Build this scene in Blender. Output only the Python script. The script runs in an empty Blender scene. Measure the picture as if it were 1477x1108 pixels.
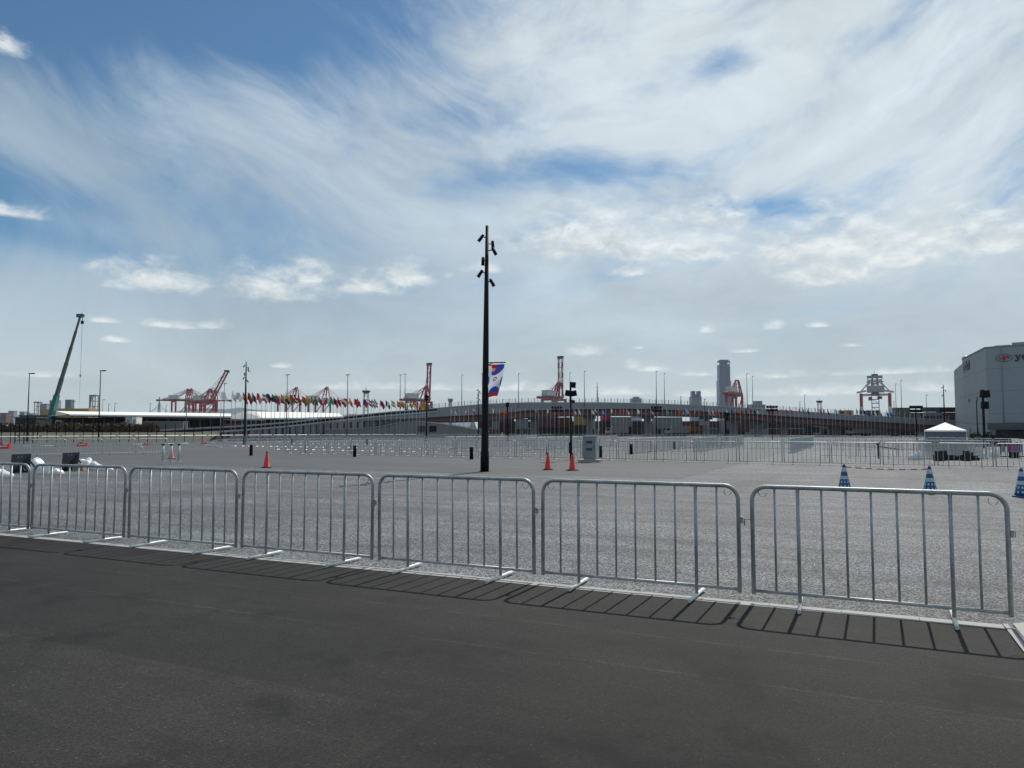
import bpy, math, random
from mathutils import Vector, Matrix

# ------------------------------------------------------------------ camera, sun, sky
S = bpy.context.scene
COL = S.collection
R = math.radians
F, CX, CY, HZ, EYE = 1080.0, 738.5, 554.0, 622.0, 1.58
PITCH = math.atan((HZ - CY) / F)
cam_d = bpy.data.cameras.new('camera')
cam = bpy.data.objects.new('camera', cam_d)
COL.objects.link(cam)
cam_d.sensor_width = 36.0
cam_d.lens = 36.0 * F / 1477.0
cam_d.clip_start = 0.05
cam_d.clip_end = 40000
cam.location = (0, 0, EYE)
cam.rotation_euler = (math.pi / 2 + PITCH, 0, 0)
S.camera = cam

SUN_AZ, SUN_EL = R(25.9), R(47.6)          # azimuth measured from +Y towards +X
sun_vec = Vector((math.sin(SUN_AZ) * math.cos(SUN_EL), math.cos(SUN_AZ) * math.cos(SUN_EL), math.sin(SUN_EL)))
sd = bpy.data.lights.new('sun', 'SUN')
sd.energy = 4.2
sd.angle = R(0.5)
sd.color = (1.0, 0.95, 0.88)
sun = bpy.data.objects.new('sun', sd)
COL.objects.link(sun)
sun.rotation_euler = sun_vec.to_track_quat('Z', 'Y').to_euler()
sun.location = (0, 0, 60)

S.view_settings.view_transform = 'Standard'
S.view_settings.look = 'None'
S.view_settings.gamma = 1
S.view_settings.exposure = 0
S.view_settings.use_curve_mapping = False
S.render.resolution_x, S.render.resolution_y = 1024, 768


def azel(px, py):
    dx, dy = (px - CX) / F, (CY - py) / F
    X, Y, Z = dx, math.cos(PITCH) - dy * math.sin(PITCH), math.sin(PITCH) + dy * math.cos(PITCH)
    return math.atan2(X, Y), math.atan2(Z, math.hypot(X, Y))


def at(px, py, D):
    """world point seen at photo pixel px,py whose world Y is D"""
    dx, dy = (px - CX) / F, (CY - py) / F
    X, Y, Z = dx, math.cos(PITCH) - dy * math.sin(PITCH), math.sin(PITCH) + dy * math.cos(PITCH)
    return Vector((X * D / Y, D, EYE + Z * D / Y))


def gr(px, py):
    """ground point under photo pixel"""
    dx, dy = (px - CX) / F, (CY - py) / F
    X, Y, Z = dx, math.cos(PITCH) - dy * math.sin(PITCH), math.sin(PITCH) + dy * math.cos(PITCH)
    t = -EYE / Z
    return Vector((X * t, Y * t, 0))


# ---- node helper
class NT:
    def __init__(s, tree):
        s.t = tree

    def n(s, typ, **kw):
        nd = s.t.nodes.new(typ)
        for k, v in kw.items():
            setattr(nd, k, v)
        return nd

    def put(s, sock, v):
        if isinstance(v, (int, float)):
            sock.default_value = v
        elif isinstance(v, (tuple, list, Vector)):
            v = tuple(v)
            if sock.type == 'RGBA' and len(v) == 3:
                v = v + (1,)
            sock.default_value = v
        else:
            s.t.links.new(v, sock)

    def m(s, op, a, b=None, c=None, clamp=False):
        nd = s.n('ShaderNodeMath', operation=op)
        nd.use_clamp = clamp
        s.put(nd.inputs[0], a)
        if b is not None: s.put(nd.inputs[1], b)
        if c is not None: s.put(nd.inputs[2], c)
        return nd.outputs[0]

    def vm(s, op, a, b=None):
        nd = s.n('ShaderNodeVectorMath', operation=op)
        s.put(nd.inputs[0], a)
        if b is not None: s.put(nd.inputs[1], b)
        return nd.outputs['Value'] if op in ('DOT_PRODUCT', 'LENGTH') else nd.outputs[0]

    def mix(s, f, a, b, blend='MIX'):
        nd = s.n('ShaderNodeMix', data_type='RGBA', blend_type=blend)
        s.put(nd.inputs[0], f)
        s.put(nd.inputs[6], a)
        s.put(nd.inputs[7], b)
        return nd.outputs[2]

    def sm(s, v, lo, hi, a=0.0, b=1.0):
        nd = s.n('ShaderNodeMapRange', interpolation_type='SMOOTHSTEP')
        s.put(nd.inputs[0], v)
        for i, q in enumerate((lo, hi, a, b)): s.put(nd.inputs[i + 1], q)
        return nd.outputs[0]

    def lin(s, v, lo, hi, a=0.0, b=1.0):
        nd = s.n('ShaderNodeMapRange')
        s.put(nd.inputs[0], v)
        for i, q in enumerate((lo, hi, a, b)): s.put(nd.inputs[i + 1], q)
        return nd.outputs[0]

    def noise(s, vec, scale, detail=4, rough=.5, dist=0.0, color=False):
        nd = s.n('ShaderNodeTexNoise')
        s.put(nd.inputs['Vector'], vec)
        nd.inputs['Scale'].default_value = scale
        nd.inputs['Detail'].default_value = detail
        nd.inputs['Roughness'].default_value = rough
        nd.inputs['Distortion'].default_value = dist
        return nd.outputs['Color' if color else 'Fac']

    def comb(s, x, y, z=0.0):
        nd = s.n('ShaderNodeCombineXYZ')
        s.put(nd.inputs[0], x); s.put(nd.inputs[1], y); s.put(nd.inputs[2], z)
        return nd.outputs[0]

    def sep(s, v):
        nd = s.n('ShaderNodeSeparateXYZ')
        s.put(nd.inputs[0], v)
        return nd.outputs


def build_world():
    w = bpy.data.worlds.new('World')
    S.world = w
    w.use_nodes = True
    t = w.node_tree
    t.nodes.clear()
    k = NT(t)
    STR = 0.1
    out = k.n('ShaderNodeOutputWorld')
    bg = k.n('ShaderNodeBackground')
    bg.inputs[1].default_value = STR
    t.links.new(bg.outputs[0], out.inputs[0])
    sky = k.n('ShaderNodeTexSky', sky_type='NISHITA')
    sky.sun_disc = False
    sky.sun_elevation = SUN_EL
    sky.sun_rotation = SUN_AZ
    sky.air_density = 1.0
    sky.dust_density = 0.3
    sky.ozone_density = 1.6
    tc = k.n('ShaderNodeTexCoord')
    d = tc.outputs['Generated']
    X, Y, Z = k.sep(d)
    az = k.m('ARCTAN2', X, Y)
    el = k.m('ARCSINE', Z)
    toward = k.m('MAXIMUM', k.vm('DOT_PRODUCT', d, tuple(sun_vec)), 0.0)   # 1 at the sun
    base = k.mix(1.0, sky.outputs[0], (.46, .68, .78), 'MULTIPLY')

    def C(r, g, b): return (r / STR, g / STR, b / STR)

    # coordinates of the high cirrus: stretched and combed, slightly bent
    q = k.comb(az, el)
    bend = k.vm('SCALE', k.vm('SUBTRACT', k.noise(q, 1.7, 2, color=True), (.5, .5, .5)))
    k.put(bend.node.inputs['Scale'], k.sm(el, .06, .34, .04, .21))
    qb = k.vm('ADD', q, bend)
    bx, by, _ = k.sep(qb)
    ang = k.m('MULTIPLY', k.lin(az, -.6, .6, R(-21), R(9)), k.sm(el, .05, .28))
    ca, sa = k.m('COSINE', ang), k.m('SINE', ang)
    s1 = k.m('ADD', k.m('MULTIPLY', bx, ca), k.m('MULTIPLY', by, sa))
    s2 = k.m('SUBTRACT', k.m('MULTIPLY', by, ca), k.m('MULTIPLY', bx, sa))
    streak = k.noise(k.comb(k.m('MULTIPLY', s1, 4.2), k.m('MULTIPLY', s2, 13.0), 3.1), 1.0, 10, .62, .6)
    fine = k.noise(k.comb(k.m('MULTIPLY', s1, 9.0), k.m('MULTIPLY', s2, 30.0), 9.7), 1.0, 7, .6, .8)
    lumps = k.noise(k.comb(k.m('MULTIPLY', s1, 5.0), k.m('MULTIPLY', s2, 13.0), 5.0), 1.0, 9, .58, .5)

    def blob(px, py, wx, wy, rot=0.0, soft=1.0):
        a0, e0 = azel(px, py)
        c, s_ = math.cos(R(rot)), math.sin(R(rot))
        da, de = k.m('SUBTRACT', bx, a0), k.m('SUBTRACT', by, e0)
        p1 = k.m('MULTIPLY', k.m('ADD', k.m('MULTIPLY', da, c), k.m('MULTIPLY', de, s_)), F / wx)
        p2 = k.m('MULTIPLY', k.m('SUBTRACT', k.m('MULTIPLY', de, c), k.m('MULTIPLY', da, s_)), F / wy)
        r2 = k.m('ADD', k.m('MULTIPLY', p1, p1), k.m('MULTIPLY', p2, p2))
        return k.m('EXPONENT', k.m('MULTIPLY', r2, -soft))

    # where the veil is thick and where blue shows
    cov = k.lin(az, -.6, .5, .67, .80)
    cov = k.m('ADD', cov, k.sm(Y, .3, -.3, 0.0, .35))
    cov = k.m('ADD', cov, k.sm(el, .27, .10, 0.0, .34))
    for (px, py, wx, wy, rot, wgt) in (
            (150, 15, 430, 95, 8, -.85), (400, 70, 170, 70, 0, -.20), (30, 245, 260, 34, -5, -.44), (160, 345, 230, 26, -8, -.40),
            (800, 240, 190, 27, 0, -.70), (640, 150, 70, 22, 20, -.25), (1075, 268, 95, 18, 0, -.48), (1050, 85, 60, 30, 60, -.26),
            (720, 160, 100, 26, 15, -.28), (1250, 222, 60, 14, 20, -.25), (1130, 85, 150, 15, 3, -.2),
            (60, 170, 190, 55, -30, .26), (350, 170, 300, 60, -22, .20), (900, 130, 300, 70, 10, .22),
            (1250, 180, 300, 80, 0, .16), (620, 330, 300, 60, -5, .12)):
        cov = k.m('ADD', cov, k.m('MULTIPLY', blob(px, py, wx, wy, rot), wgt))
    dens = k.m('ADD', cov, k.m('MULTIPLY', k.m('SUBTRACT', streak, .5), 1.25))
    dens = k.m('ADD', dens, k.m('ADD', k.m('MULTIPLY', k.m('SUBTRACT', fine, .5), .42), k.m('MULTIPLY', k.m('SUBTRACT', lumps, .5), k.lin(az, -.1, .30, .15, 1.5))))
    veil = k.sm(dens, 0.08, 1.02)
    # thin veil glows towards the sun, a little grey where thick
    glow = k.sm(toward, .55, .97)
    vcol = k.mix(glow, C(.36, .47, .57), C(.70, .775, .81))
    vcol = k.mix(k.sm(el, .22, .05), vcol, C(.49, .565, .60))
    shade = k.lin(k.noise(k.comb(k.m('MULTIPLY', s1, 3.0), k.m('MULTIPLY', s2, 9.0), 20.0), 1.0, 8, .62, .5), .3, .7, .84, 1.16)
    vcol = k.mix(1.0, vcol, k.comb(shade, shade, shade), 'MULTIPLY')
    col = k.mix(k.m('MULTIPLY', veil, .93), base, vcol)

    # cumulus: lumpy, brighter on top, flat underneath
    puffs = ((215, 394, 90, 34), (400, 402, 100, 42), (445, 388, 50, 30), (535, 407, 65, 24), (580, 392, 60, 30), (645, 396, 14, 8),
             (150, 459, 26, 9), (240, 466, 45, 10), (312, 467, 30, 11), (165, 489, 24, 6), (405, 526, 20, 6), (850, 325, 150, 60), (940, 340, 110, 56),
             (1040, 300, 75, 48), (1000, 350, 100, 40), (910, 389, 42, 13), (1150, 350, 80, 44), (1215, 330, 130, 62), (1290, 350, 130, 48), (1340, 325, 100, 48), (1430, 325, 110, 60),
             (1210, 385, 110, 34), (1021, 475, 15, 7), (1117, 468, 17, 10), (1180, 467, 20, 7), (850, 503, 46, 13), (922, 500, 12, 5),
             (912, 524, 18, 11), (940, 529, 34, 9), (1075, 505, 24, 5), (1230, 497, 20, 4), (700, 382, 40, 14),
             (1010, 538, 40, 6), (1120, 540, 60, 8), (560, 556, 140, 9), (740, 556, 90, 12), (890, 563, 70, 10), (1020, 566, 70, 9),
             (1180, 562, 120, 12), (1345, 556, 50, 12), (1280, 535, 90, 7), (60, 540, 60, 6), (10, 60, 26, 22), (5, 300, 60, 14))
    best = None
    for (px, py, w_, h_) in puffs:
        a0, e0 = azel(px, py + h_ * .45)
        da = k.m('MULTIPLY', k.m('SUBTRACT', az, a0), F / w_)
        de = k.m('SUBTRACT', el, e0)
        up = k.m('MULTIPLY', k.m('MAXIMUM', de, 0.0), F / (h_ * 1.3))
        dn = k.m('MULTIPLY', k.m('MINIMUM', de, 0.0), F / (h_ * .42))
        r2 = k.m('ADD', k.m('MULTIPLY', da, da), k.m('ADD', k.m('MULTIPLY', up, up), k.m('MULTIPLY', dn, dn)))
        v = k.m('SUBTRACT', 1.0, k.m('SQRT', r2))
        best = v if best is None else k.m('MAXIMUM', best, v)
    n1 = k.noise(k.comb(k.m('MULTIPLY', az, 26.0), k.m('MULTIPLY', el, 48.0), 1.0), 1.0, 8, .62, .3)
    body = k.m('ADD', best, k.m('MULTIPLY', k.m('SUBTRACT', n1, .50), 1.7))
    ca_ = k.sm(body, .0, 1.05)
    # same noise, sampled a little towards the sun: relief light on the lumps
    n2 = k.noise(k.comb(k.m('MULTIPLY', az, 26.0), k.m('MULTIPLY', k.m('ADD', el, .012), 48.0), 1.0), 1.0, 8, .62, .3)
    rel = k.lin(k.m('SUBTRACT', n1, n2), -.30, .18, .0, 1.0)
    ccol = k.mix(rel, C(.52, .59, .62), C(.88, .92, .91))
    col = k.mix(k.m('MULTIPLY', ca_, .85), col, ccol)
    # pale warm band just over the horizon, no light from under it
    hz = k.sm(el, .07, .0)
    col = k.mix(k.m('MULTIPLY', hz, .38), col, C(.52, .59, .61))
    below = k.sm(el, .0, -.06)
    col = k.mix(below, col, C(.14, .15, .16))
    t.links.new(col, bg.inputs[0])
    w.cycles.sampling_method = 'MANUAL'
    w.cycles.sample_map_resolution = 1024


build_world()
random.seed(11)

# ------------------------------------------------------------------ materials
MATS = {}


def mat(name, col, rough=.6, metal=0.0, var=.12, scale=3.0, bump=0.0, bscale=40.0, spec=.5):
    if name in MATS: return MATS[name]
    m = bpy.data.materials.new(name)
    m.use_nodes = True
    t = m.node_tree
    k = NT(t)
    b = t.nodes['Principled BSDF']
    tc = k.n('ShaderNodeTexCoord')
    v = tc.outputs['Object']
    n = k.noise(v, scale, 5, .6)
    lo = tuple(c * (1 - var) for c in col)
    hi = tuple(min(1, c * (1 + var)) for c in col)
    t.links.new(k.mix(k.lin(n, .3, .7), lo, hi), b.inputs['Base Color'])
    t.links.new(k.lin(n, .3, .7, max(.02, rough - .08), min(1, rough + .08)), b.inputs['Roughness'])
    b.inputs['Metallic'].default_value = metal
    b.inputs['Specular IOR Level'].default_value = spec
    if bump:
        bn = k.n('ShaderNodeBump')
        bn.inputs['Strength'].default_value = bump
        bn.inputs['Distance'].default_value = .01
        t.links.new(k.noise(v, bscale, 4), bn.inputs['Height'])
        t.links.new(bn.outputs[0], b.inputs['Normal'])
    MATS[name] = m
    return m


AL = R(25.5)
D1 = Vector((math.cos(AL), -math.sin(AL), 0))
D2 = Vector((math.sin(AL), math.cos(AL), 0))


def ground_material(name, dark):
    m = bpy.data.materials.new(name)
    m.use_nodes = True
    t = m.node_tree
    k = NT(t)
    b = t.nodes['Principled BSDF']
    geo = k.n('ShaderNodeNewGeometry')
    P = geo.outputs['Position']
    s = k.vm('DOT_PRODUCT', P, tuple(D1))
    u = k.vm('DOT_PRODUCT', P, tuple(D2))
    site = k.comb(s, u, 0.0)
    vor = k.n('ShaderNodeTexVoronoi', feature='F1')
    k.put(vor.inputs['Vector'], P)
    vor.inputs['Scale'].default_value = (60, 130, 95)[dark]
    grain = k.sep(vor.outputs['Color'])[0]
    gdist = vor.outputs['Distance']
    if dark == 1:                       # fresh dark road asphalt
        c = k.mix(k.sm(grain, .1, 1.0), (.0082, .0077, .0070), (.0215, .0201, .0181))
        c = k.mix(k.m('MULTIPLY', k.sm(grain, .992, 1.0), .5), c, (.11, .107, .10))
        pit = k.sm(k.noise(P, 52.0, 3, .6), .58, .68)
        c = k.mix(k.m('MULTIPLY', pit, .75), c, (.006, .006, .006))
        big = k.noise(P, .55, 4, .55)
        pat = k.noise(k.comb(k.m('MULTIPLY', s, .5), k.m('MULTIPLY', u, 3.2)), 1.0, 5, .6, .4)
        f = k.m('MULTIPLY', k.lin(big, .3, .7, .62, 1.36), k.lin(pat, .3, .7, .80, 1.20))
        oil = k.sm(k.noise(k.vm('ADD', P, (3.7, 1.3, 0)), 1.1, 5, .62), .52, .68, 1.0, .40)
        f = k.m('MULTIPLY', f, oil)
        # overlay laid later: a slightly paler rectangle whose edges run along the site grid
        p0 = gr(626, 1030)
        s0, u0 = p0.dot(D1), p0.dot(D2)
        wob = k.m('MULTIPLY', k.m('SUBTRACT', k.noise(P, 3.0, 3), .5), .05)
        lay = k.m('MULTIPLY', k.sm(k.m('ADD', s, wob), s0 - .03, s0 + .01, 1, 0), k.sm(k.m('ADD', u, wob), u0 - .02, u0 + .02, 1, 0))
        f = k.m('MULTIPLY', f, k.m('ADD', 1.0, k.m('MULTIPLY', lay, .5)))
        for (qx, qy) in ((1160, 997), (1000, 925)):
            u1 = gr(qx, qy).dot(D2)
            ln = k.sm(k.m('ABSOLUTE', k.m('SUBTRACT', k.m('ADD', u, wob), u1)), .008, .026, 1, 0)
            br = k.sm(k.noise(P, 2.3, 4, .7), .38, .58)
            f = k.m('MULTIPLY', f, k.m('ADD', 1.0, k.m('MULTIPLY', k.m('MULTIPLY', ln, br), .9)))
        # pale tyre scuffs
        sc = k.sm(k.noise(k.comb(k.m('MULTIPLY', s, 1.2), k.m('MULTIPLY', u, 26.0), 4.0), 1.0, 4, .6), .66, .78)
        f = k.m('MULTIPLY', f, k.m('ADD', 1.0, k.m('MULTIPLY', sc, .45)))
        rough, bs = .86, .55
    elif dark == 2:                      # smooth grey asphalt lane
        c = k.mix(k.sm(grain, .1, 1.0), (.054, .057, .060), (.108, .113, .117))
        pat = k.noise(k.comb(k.m('MULTIPLY', s, .12), k.m('MULTIPLY', u, 1.1)), 1.0, 6, .62, .3)
        big = k.noise(P, .09, 4, .6)
        f = k.m('MULTIPLY', k.lin(pat, .3, .7, .58, 1.0), k.lin(big, .3, .7, .80, 1.14))
        jn = k.m('ABSOLUTE', k.m('SUBTRACT', k.m('FRACT', k.m('MULTIPLY', u, 1 / 4.2)), .5))
        f = k.m('MULTIPLY', f, k.sm(jn, .0, .012, .84, 1.0))
        rough, bs = .80, .3
    else:                                # open-graded pale asphalt, coarse stones
        c = k.mix(k.sm(grain, .22, .85), (.016, .0175, .0195), (.232, .242, .252))
        c = k.mix(k.sm(gdist, .45, .8), c, (.03, .031, .033))
        pat = k.noise(k.comb(k.m('MULTIPLY', s, .22), k.m('MULTIPLY', u, 1.8)), 1.0, 6, .6, .5)
        pat2 = k.noise(k.comb(k.m('MULTIPLY', s, .55), k.m('MULTIPLY', u, .07), 7.0), 1.0, 5, .6, .4)
        big = k.noise(P, .22, 4, .6)
        f = k.m('MULTIPLY', k.lin(pat, .3, .7, .60, 1.36), k.lin(big, .3, .7, .78, 1.18))
        f = k.m('MULTIPLY', f, k.lin(pat2, .3, .7, .74, 1.26))
        s3 = gr(1110, 690).dot(D1)
        fr = k.m('FRACT', k.m('MULTIPLY', k.m('SUBTRACT', s, s3), 1 / 4.6))
        jn = k.m('MINIMUM', fr, k.m('SUBTRACT', 1.0, fr))
        f = k.m('MULTIPLY', f, k.sm(jn, .0, .006, .80, 1.0))
        rough, bs = .80, .6
    t.links.new(k.mix(1.0, c, k.comb(f, f, f), 'MULTIPLY'), b.inputs['Base Color'])
    b.inputs['Roughness'].default_value = rough
    b.inputs['Specular IOR Level'].default_value = .25 if dark == 1 else .36
    bn = k.n('ShaderNodeBump')
    bn.inputs['Strength'].default_value = bs
    bn.inputs['Distance'].default_value = .004
    t.links.new(k.m('MULTIPLY', gdist, -1.0), bn.inputs['Height'])
    t.links.new(bn.outputs[0], b.inputs['Normal'])
    return m


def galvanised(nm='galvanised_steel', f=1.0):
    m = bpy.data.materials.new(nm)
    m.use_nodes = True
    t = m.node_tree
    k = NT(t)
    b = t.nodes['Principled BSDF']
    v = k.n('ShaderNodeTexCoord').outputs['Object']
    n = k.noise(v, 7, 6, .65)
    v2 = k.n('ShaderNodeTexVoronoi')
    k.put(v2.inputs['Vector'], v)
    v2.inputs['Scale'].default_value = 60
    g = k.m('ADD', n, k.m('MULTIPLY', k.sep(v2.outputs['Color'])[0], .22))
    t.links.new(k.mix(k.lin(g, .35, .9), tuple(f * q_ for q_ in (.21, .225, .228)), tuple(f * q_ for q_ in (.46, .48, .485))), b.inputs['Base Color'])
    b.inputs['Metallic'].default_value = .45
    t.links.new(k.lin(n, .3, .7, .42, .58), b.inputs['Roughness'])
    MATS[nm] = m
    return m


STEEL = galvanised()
STEEL_LIT = galvanised('sunlit_galvanised_steel', 1.35)  # same steel lightened: sun on the far rail tops put into the colour
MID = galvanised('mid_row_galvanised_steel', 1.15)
FOOT_LIT = mat('sunlit_foot_steel', (.62, .64, .62), .5, .25, var=.12, scale=14)  # feet painted near white for the sun they reflect upward
BLACK = mat('black_powder_coat', (.0055, .006, .0075), .6, spec=.18)
CONC = mat('kerb_concrete', (.30, .30, .285), .8, var=.14, scale=9, bump=.3)
CONC_D = mat('bridge_concrete', (.26, .27, .28), .85, var=.10, scale=.4)
GIRD = mat('brown_red_girder', (.16, .070, .060), .6, var=.2, scale=.3)
DKC = mat('dark_recess', (.015, .016, .018), .8)
GREY = mat('grey_paint', (.22, .24, .26), .5)
LGREY = mat('light_grey_paint', (.42, .45, .47), .45)
PALE = mat('pale_grey_metal', (.50, .53, .54), .45, .2)
WHITE = mat('white_paint', (.74, .75, .73), .5, var=.05)
RED = mat('crane_red', (.36, .03, .026), .5, var=.15, scale=.2)
CONE_R = mat('cone_red', (.62, .022, .014), .45, var=.06)
BLUE = mat('cone_blue', (.006, .075, .22), .45, var=.08)
TEAL = mat('crane_teal', (.012, .12, .115), .45)
BOOMG = mat('boom_green_grey', (.055, .07, .062), .5)
MUST = mat('mustard_paint', (.38, .28, .10), .6)
CANVAS = mat('white_canvas', (.80, .79, .73), .7, var=.05)
BROWN = mat('brown_hedge', (.115, .078, .050), .9, var=.45, scale=2.0)
GRASSY = mat('dry_grass', (.062, .062, .038), .95, var=.35, scale=.9)
GLASSB = mat('blue_glass_facade', (.08, .12, .17), .25, .0, var=.1, scale=.02)
PLASTIC = mat('white_plastic_sheet', (.62, .64, .66), .35, var=.1, scale=6)
LEAFD = mat('dark_leaf', (.030, .048, .026), .8, var=.4)
BARK = mat('bark', (.07, .05, .035), .9)


# ------------------------------------------------------------------ mesh helper
class MB:
    def __init__(s):
        s.v, s.f, s.mi, s.sm = [], [], [], []

    def face(s, idx, mi=0, smooth=False):
        s.f.append(idx); s.mi.append(mi); s.sm.append(smooth)

    def poly(s, pts, mi=0):
        o = len(s.v)
        s.v += [tuple(p) for p in pts]
        s.face(tuple(range(o, o + len(pts))), mi)

    def box(s, x0, y0, z0, x1, y1, z1, mi=0, M=None):
        o = len(s.v)
        P = [(x, y, z) for z in (z0, z1) for (x, y) in ((x0, y0), (x1, y0), (x1, y1), (x0, y1))]
        if M is not None: P = [tuple(M @ Vector(p)) for p in P]
        s.v += P
        for q in ((0, 3, 2, 1), (4, 5, 6, 7), (0, 1, 5, 4), (1, 2, 6, 5), (2, 3, 7, 6), (3, 0, 4, 7)):
            s.face(tuple(o + i for i in q), mi)

    def beam(s, a, b, w, h=None, mi=0, w2=None, h2=None):
        """square bar from a to b"""
        a, b = Vector(a), Vector(b)
        h = h or w
        w2 = w if w2 is None else w2
        h2 = h if h2 is None else h2
        d = (b - a).normalized()
        up = Vector((0, 0, 1)) if abs(d.z) < .9 else Vector((0, 1, 0))
        r = d.cross(up).normalized()
        q = r.cross(d)
        o = len(s.v)
        for p, ww, hh in ((a, w, h), (b, w2, h2)):
            for (i, j) in ((-1, -1), (1, -1), (1, 1), (-1, 1)):
                s.v.append(tuple(p + r * (i * ww / 2) + q * (j * hh / 2)))
        for f in ((0, 1, 2, 3), (7, 6, 5, 4), (0, 4, 5, 1), (1, 5, 6, 2), (2, 6, 7, 3), (3, 7, 4, 0)):
            s.face(tuple(o + i for i in f), mi)

    def tube(s, pts, rad, n=8, mi=0, cap=True):
        pts = [Vector(p) for p in pts]
        rads = rad if isinstance(rad, (list, tuple)) else [rad] * len(pts)
        o = len(s.v)
        N = len(pts)
        d0 = (pts[1] - pts[0]).normalized()
        up = Vector((0, 0, 1)) if abs(d0.z) < .9 else Vector((0, 1, 0))
        side = d0.cross(up).normalized()
        for i, p in enumerate(pts):
            if i == 0: d = pts[1] - pts[0]
            elif i == N - 1: d = pts[-1] - pts[-2]
            else: d = (pts[i + 1] - p).normalized() + (p - pts[i - 1]).normalized()
            d.normalize()
            side = (side - d * side.dot(d)).normalized()
            q = d.cross(side)
            for j in range(n):
                a = 2 * math.pi * j / n
                s.v.append(tuple(p + (side * math.cos(a) + q * math.sin(a)) * rads[i]))
        for i in range(N - 1):
            for j in range(n):
                a, b = o + i * n + j, o + i * n + (j + 1) % n
                s.face((a, b, b + n, a + n), mi, n > 5)
        if cap:
            s.face(tuple(o + j for j in reversed(range(n))), mi)
            s.face(tuple(o + (N - 1) * n + j for j in range(n)), mi)

    def mesh(s, name, mats):
        me = bpy.data.meshes.new(name)
        me.from_pydata(s.v, [], s.f)
        for m in (mats if isinstance(mats, (list, tuple)) else [mats]): me.materials.append(m)
        me.polygons.foreach_set('material_index', s.mi)
        me.polygons.foreach_set('use_smooth', s.sm)
        me.update()
        return me

    def build(s, name, mats, parent=None, loc=None):
        return link(name, s.mesh(name, mats), parent, loc)


def link(name, data, parent=None, loc=None):
    o = bpy.data.objects.new(name, data)
    COL.objects.link(o)
    if parent: o.parent = parent
    if loc is not None: o.location = loc
    return o


def tag(o, label=None, cat=None, group=None, kind=None):
    if label: o['label'] = label
    if cat: o['category'] = cat
    if group: o['group'] = group
    if kind: o['kind'] = kind
    return o


def thing(name, label, cat, loc=(0, 0, 0), rz=0.0, group=None):
    o = bpy.data.objects.new(name, None)
    COL.objects.link(o)
    o.empty_display_size = .2
    o.location = loc
    o.rotation_euler = (0, 0, rz)
    return tag(o, label, cat, group)


def copy_tree(o, parent=None):
    c = o.copy()
    COL.objects.link(c)
    if parent: c.parent = parent
    for ch in list(o.children): copy_tree(ch, c)
    return c


ORD = ['first', 'second', 'third', 'fourth', 'fifth', 'sixth', 'seventh', 'eighth', 'ninth', 'tenth', 'eleventh', 'twelfth', 'thirteenth',
       'fourteenth', 'fifteenth', 'sixteenth', 'seventeenth', 'eighteenth', 'nineteenth', 'twentieth']
TENS = {20: 'twenty', 30: 'thirty', 40: 'forty', 50: 'fifty', 60: 'sixty', 70: 'seventy', 80: 'eighty', 90: 'ninety'}
TENTH = {30: 'thirtieth', 40: 'fortieth', 50: 'fiftieth', 60: 'sixtieth', 70: 'seventieth', 80: 'eightieth', 90: 'ninetieth'}


def nth(i):
    n = i + 1
    if n <= 20: return ORD[i]
    if n > 100: return 'hundred-and-' + nth(n - 101)
    if n == 100: return 'hundredth'
    t = n // 10 * 10
    return TENTH[t] if n % 10 == 0 else TENS[t] + '-' + ORD[n % 10 - 1]


# ------------------------------------------------------------------ ground
def sheet(name, pts, z, m, sub=1):
    b = MB()
    b.poly([(p[0], p[1], z) for p in pts])
    o = b.build(name, m)
    return tag(o, kind='structure')


def site(s, u):
    v = D1 * s + D2 * u
    return (v.x, v.y)


M_PALE, M_LANE, M_ROAD = ground_material('coarse_pale_asphalt', 0), ground_material('smooth_grey_asphalt', 2), ground_material('dark_road_asphalt', 1)
sheet('ground', [(-5900, -300), (5900, -300), (5900, 6100), (-5900, 6100)], -.03, mat('far_ground', (.055, .057, .058), .9, var=.2, scale=.02))
sheet('plaza', [site(-400, 7.0), site(400, 7.0), site(400, 190), site(-400, 190)], 0.0, M_PALE)
pc = gr(980, 691)
ps, pu = pc.dot(D1), pc.dot(D2)
sheet('asphalt_lane', [site(-300, pu), site(ps, pu), site(ps, pu + 150), site(-300, pu + 150)], .004, M_LANE)
# kerb line: fitted from the photograph
K_A, K_B = 7.99, -.462
KX = gr(1443, 903).x


def kline(X): return Vector((X, K_A + K_B * X, 0))


kd = Vector((1, K_B, 0)).normalized()
kn = Vector((-kd.y, kd.x, 0))                     # points away from the camera
kl, kr = kline(-70), kline(KX)
road = MB()
e0, e1 = kline(-200) - kn * .05, kline(KX) - kn * .05
P0_, P1_ = gr(1451, 904), gr(1477, 938)
dn = (P1_ - P0_).normalized()
e2 = e1 + dn * 5
RZ = .004
road.poly([(e0.x, e0.y, RZ), (-200, -60, RZ), (60, -60, RZ), (60, e2.y, RZ), (e2.x, e2.y, RZ), (e1.x, e1.y, RZ)])
tag(road.build('road', M_ROAD), kind='structure')
kerb = bpy.data.objects.new('kerb', None)
COL.objects.link(kerb)
tag(kerb, kind='structure')
kb = MB()
kb.box(-.298, -.10, -.10, .298, .03, .009)
kb.box(-.298, .034, -.10, .298, .065, .007)
kb.box(-.298, .03, -.10, .298, .034, .001)
kmesh = kb.mesh('kerb_block', CONC)
kang = math.atan2(kd.y, kd.x)
for i in range(75):
    c = kline(KX) - kd * (.30 + .6 * i)
    o = link('kerb_block', kmesh, kerb, (c.x, c.y, random.uniform(-.0015, .0015)))
    o.rotation_euler = (0, 0, kang + random.uniform(-.002, .002))
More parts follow.
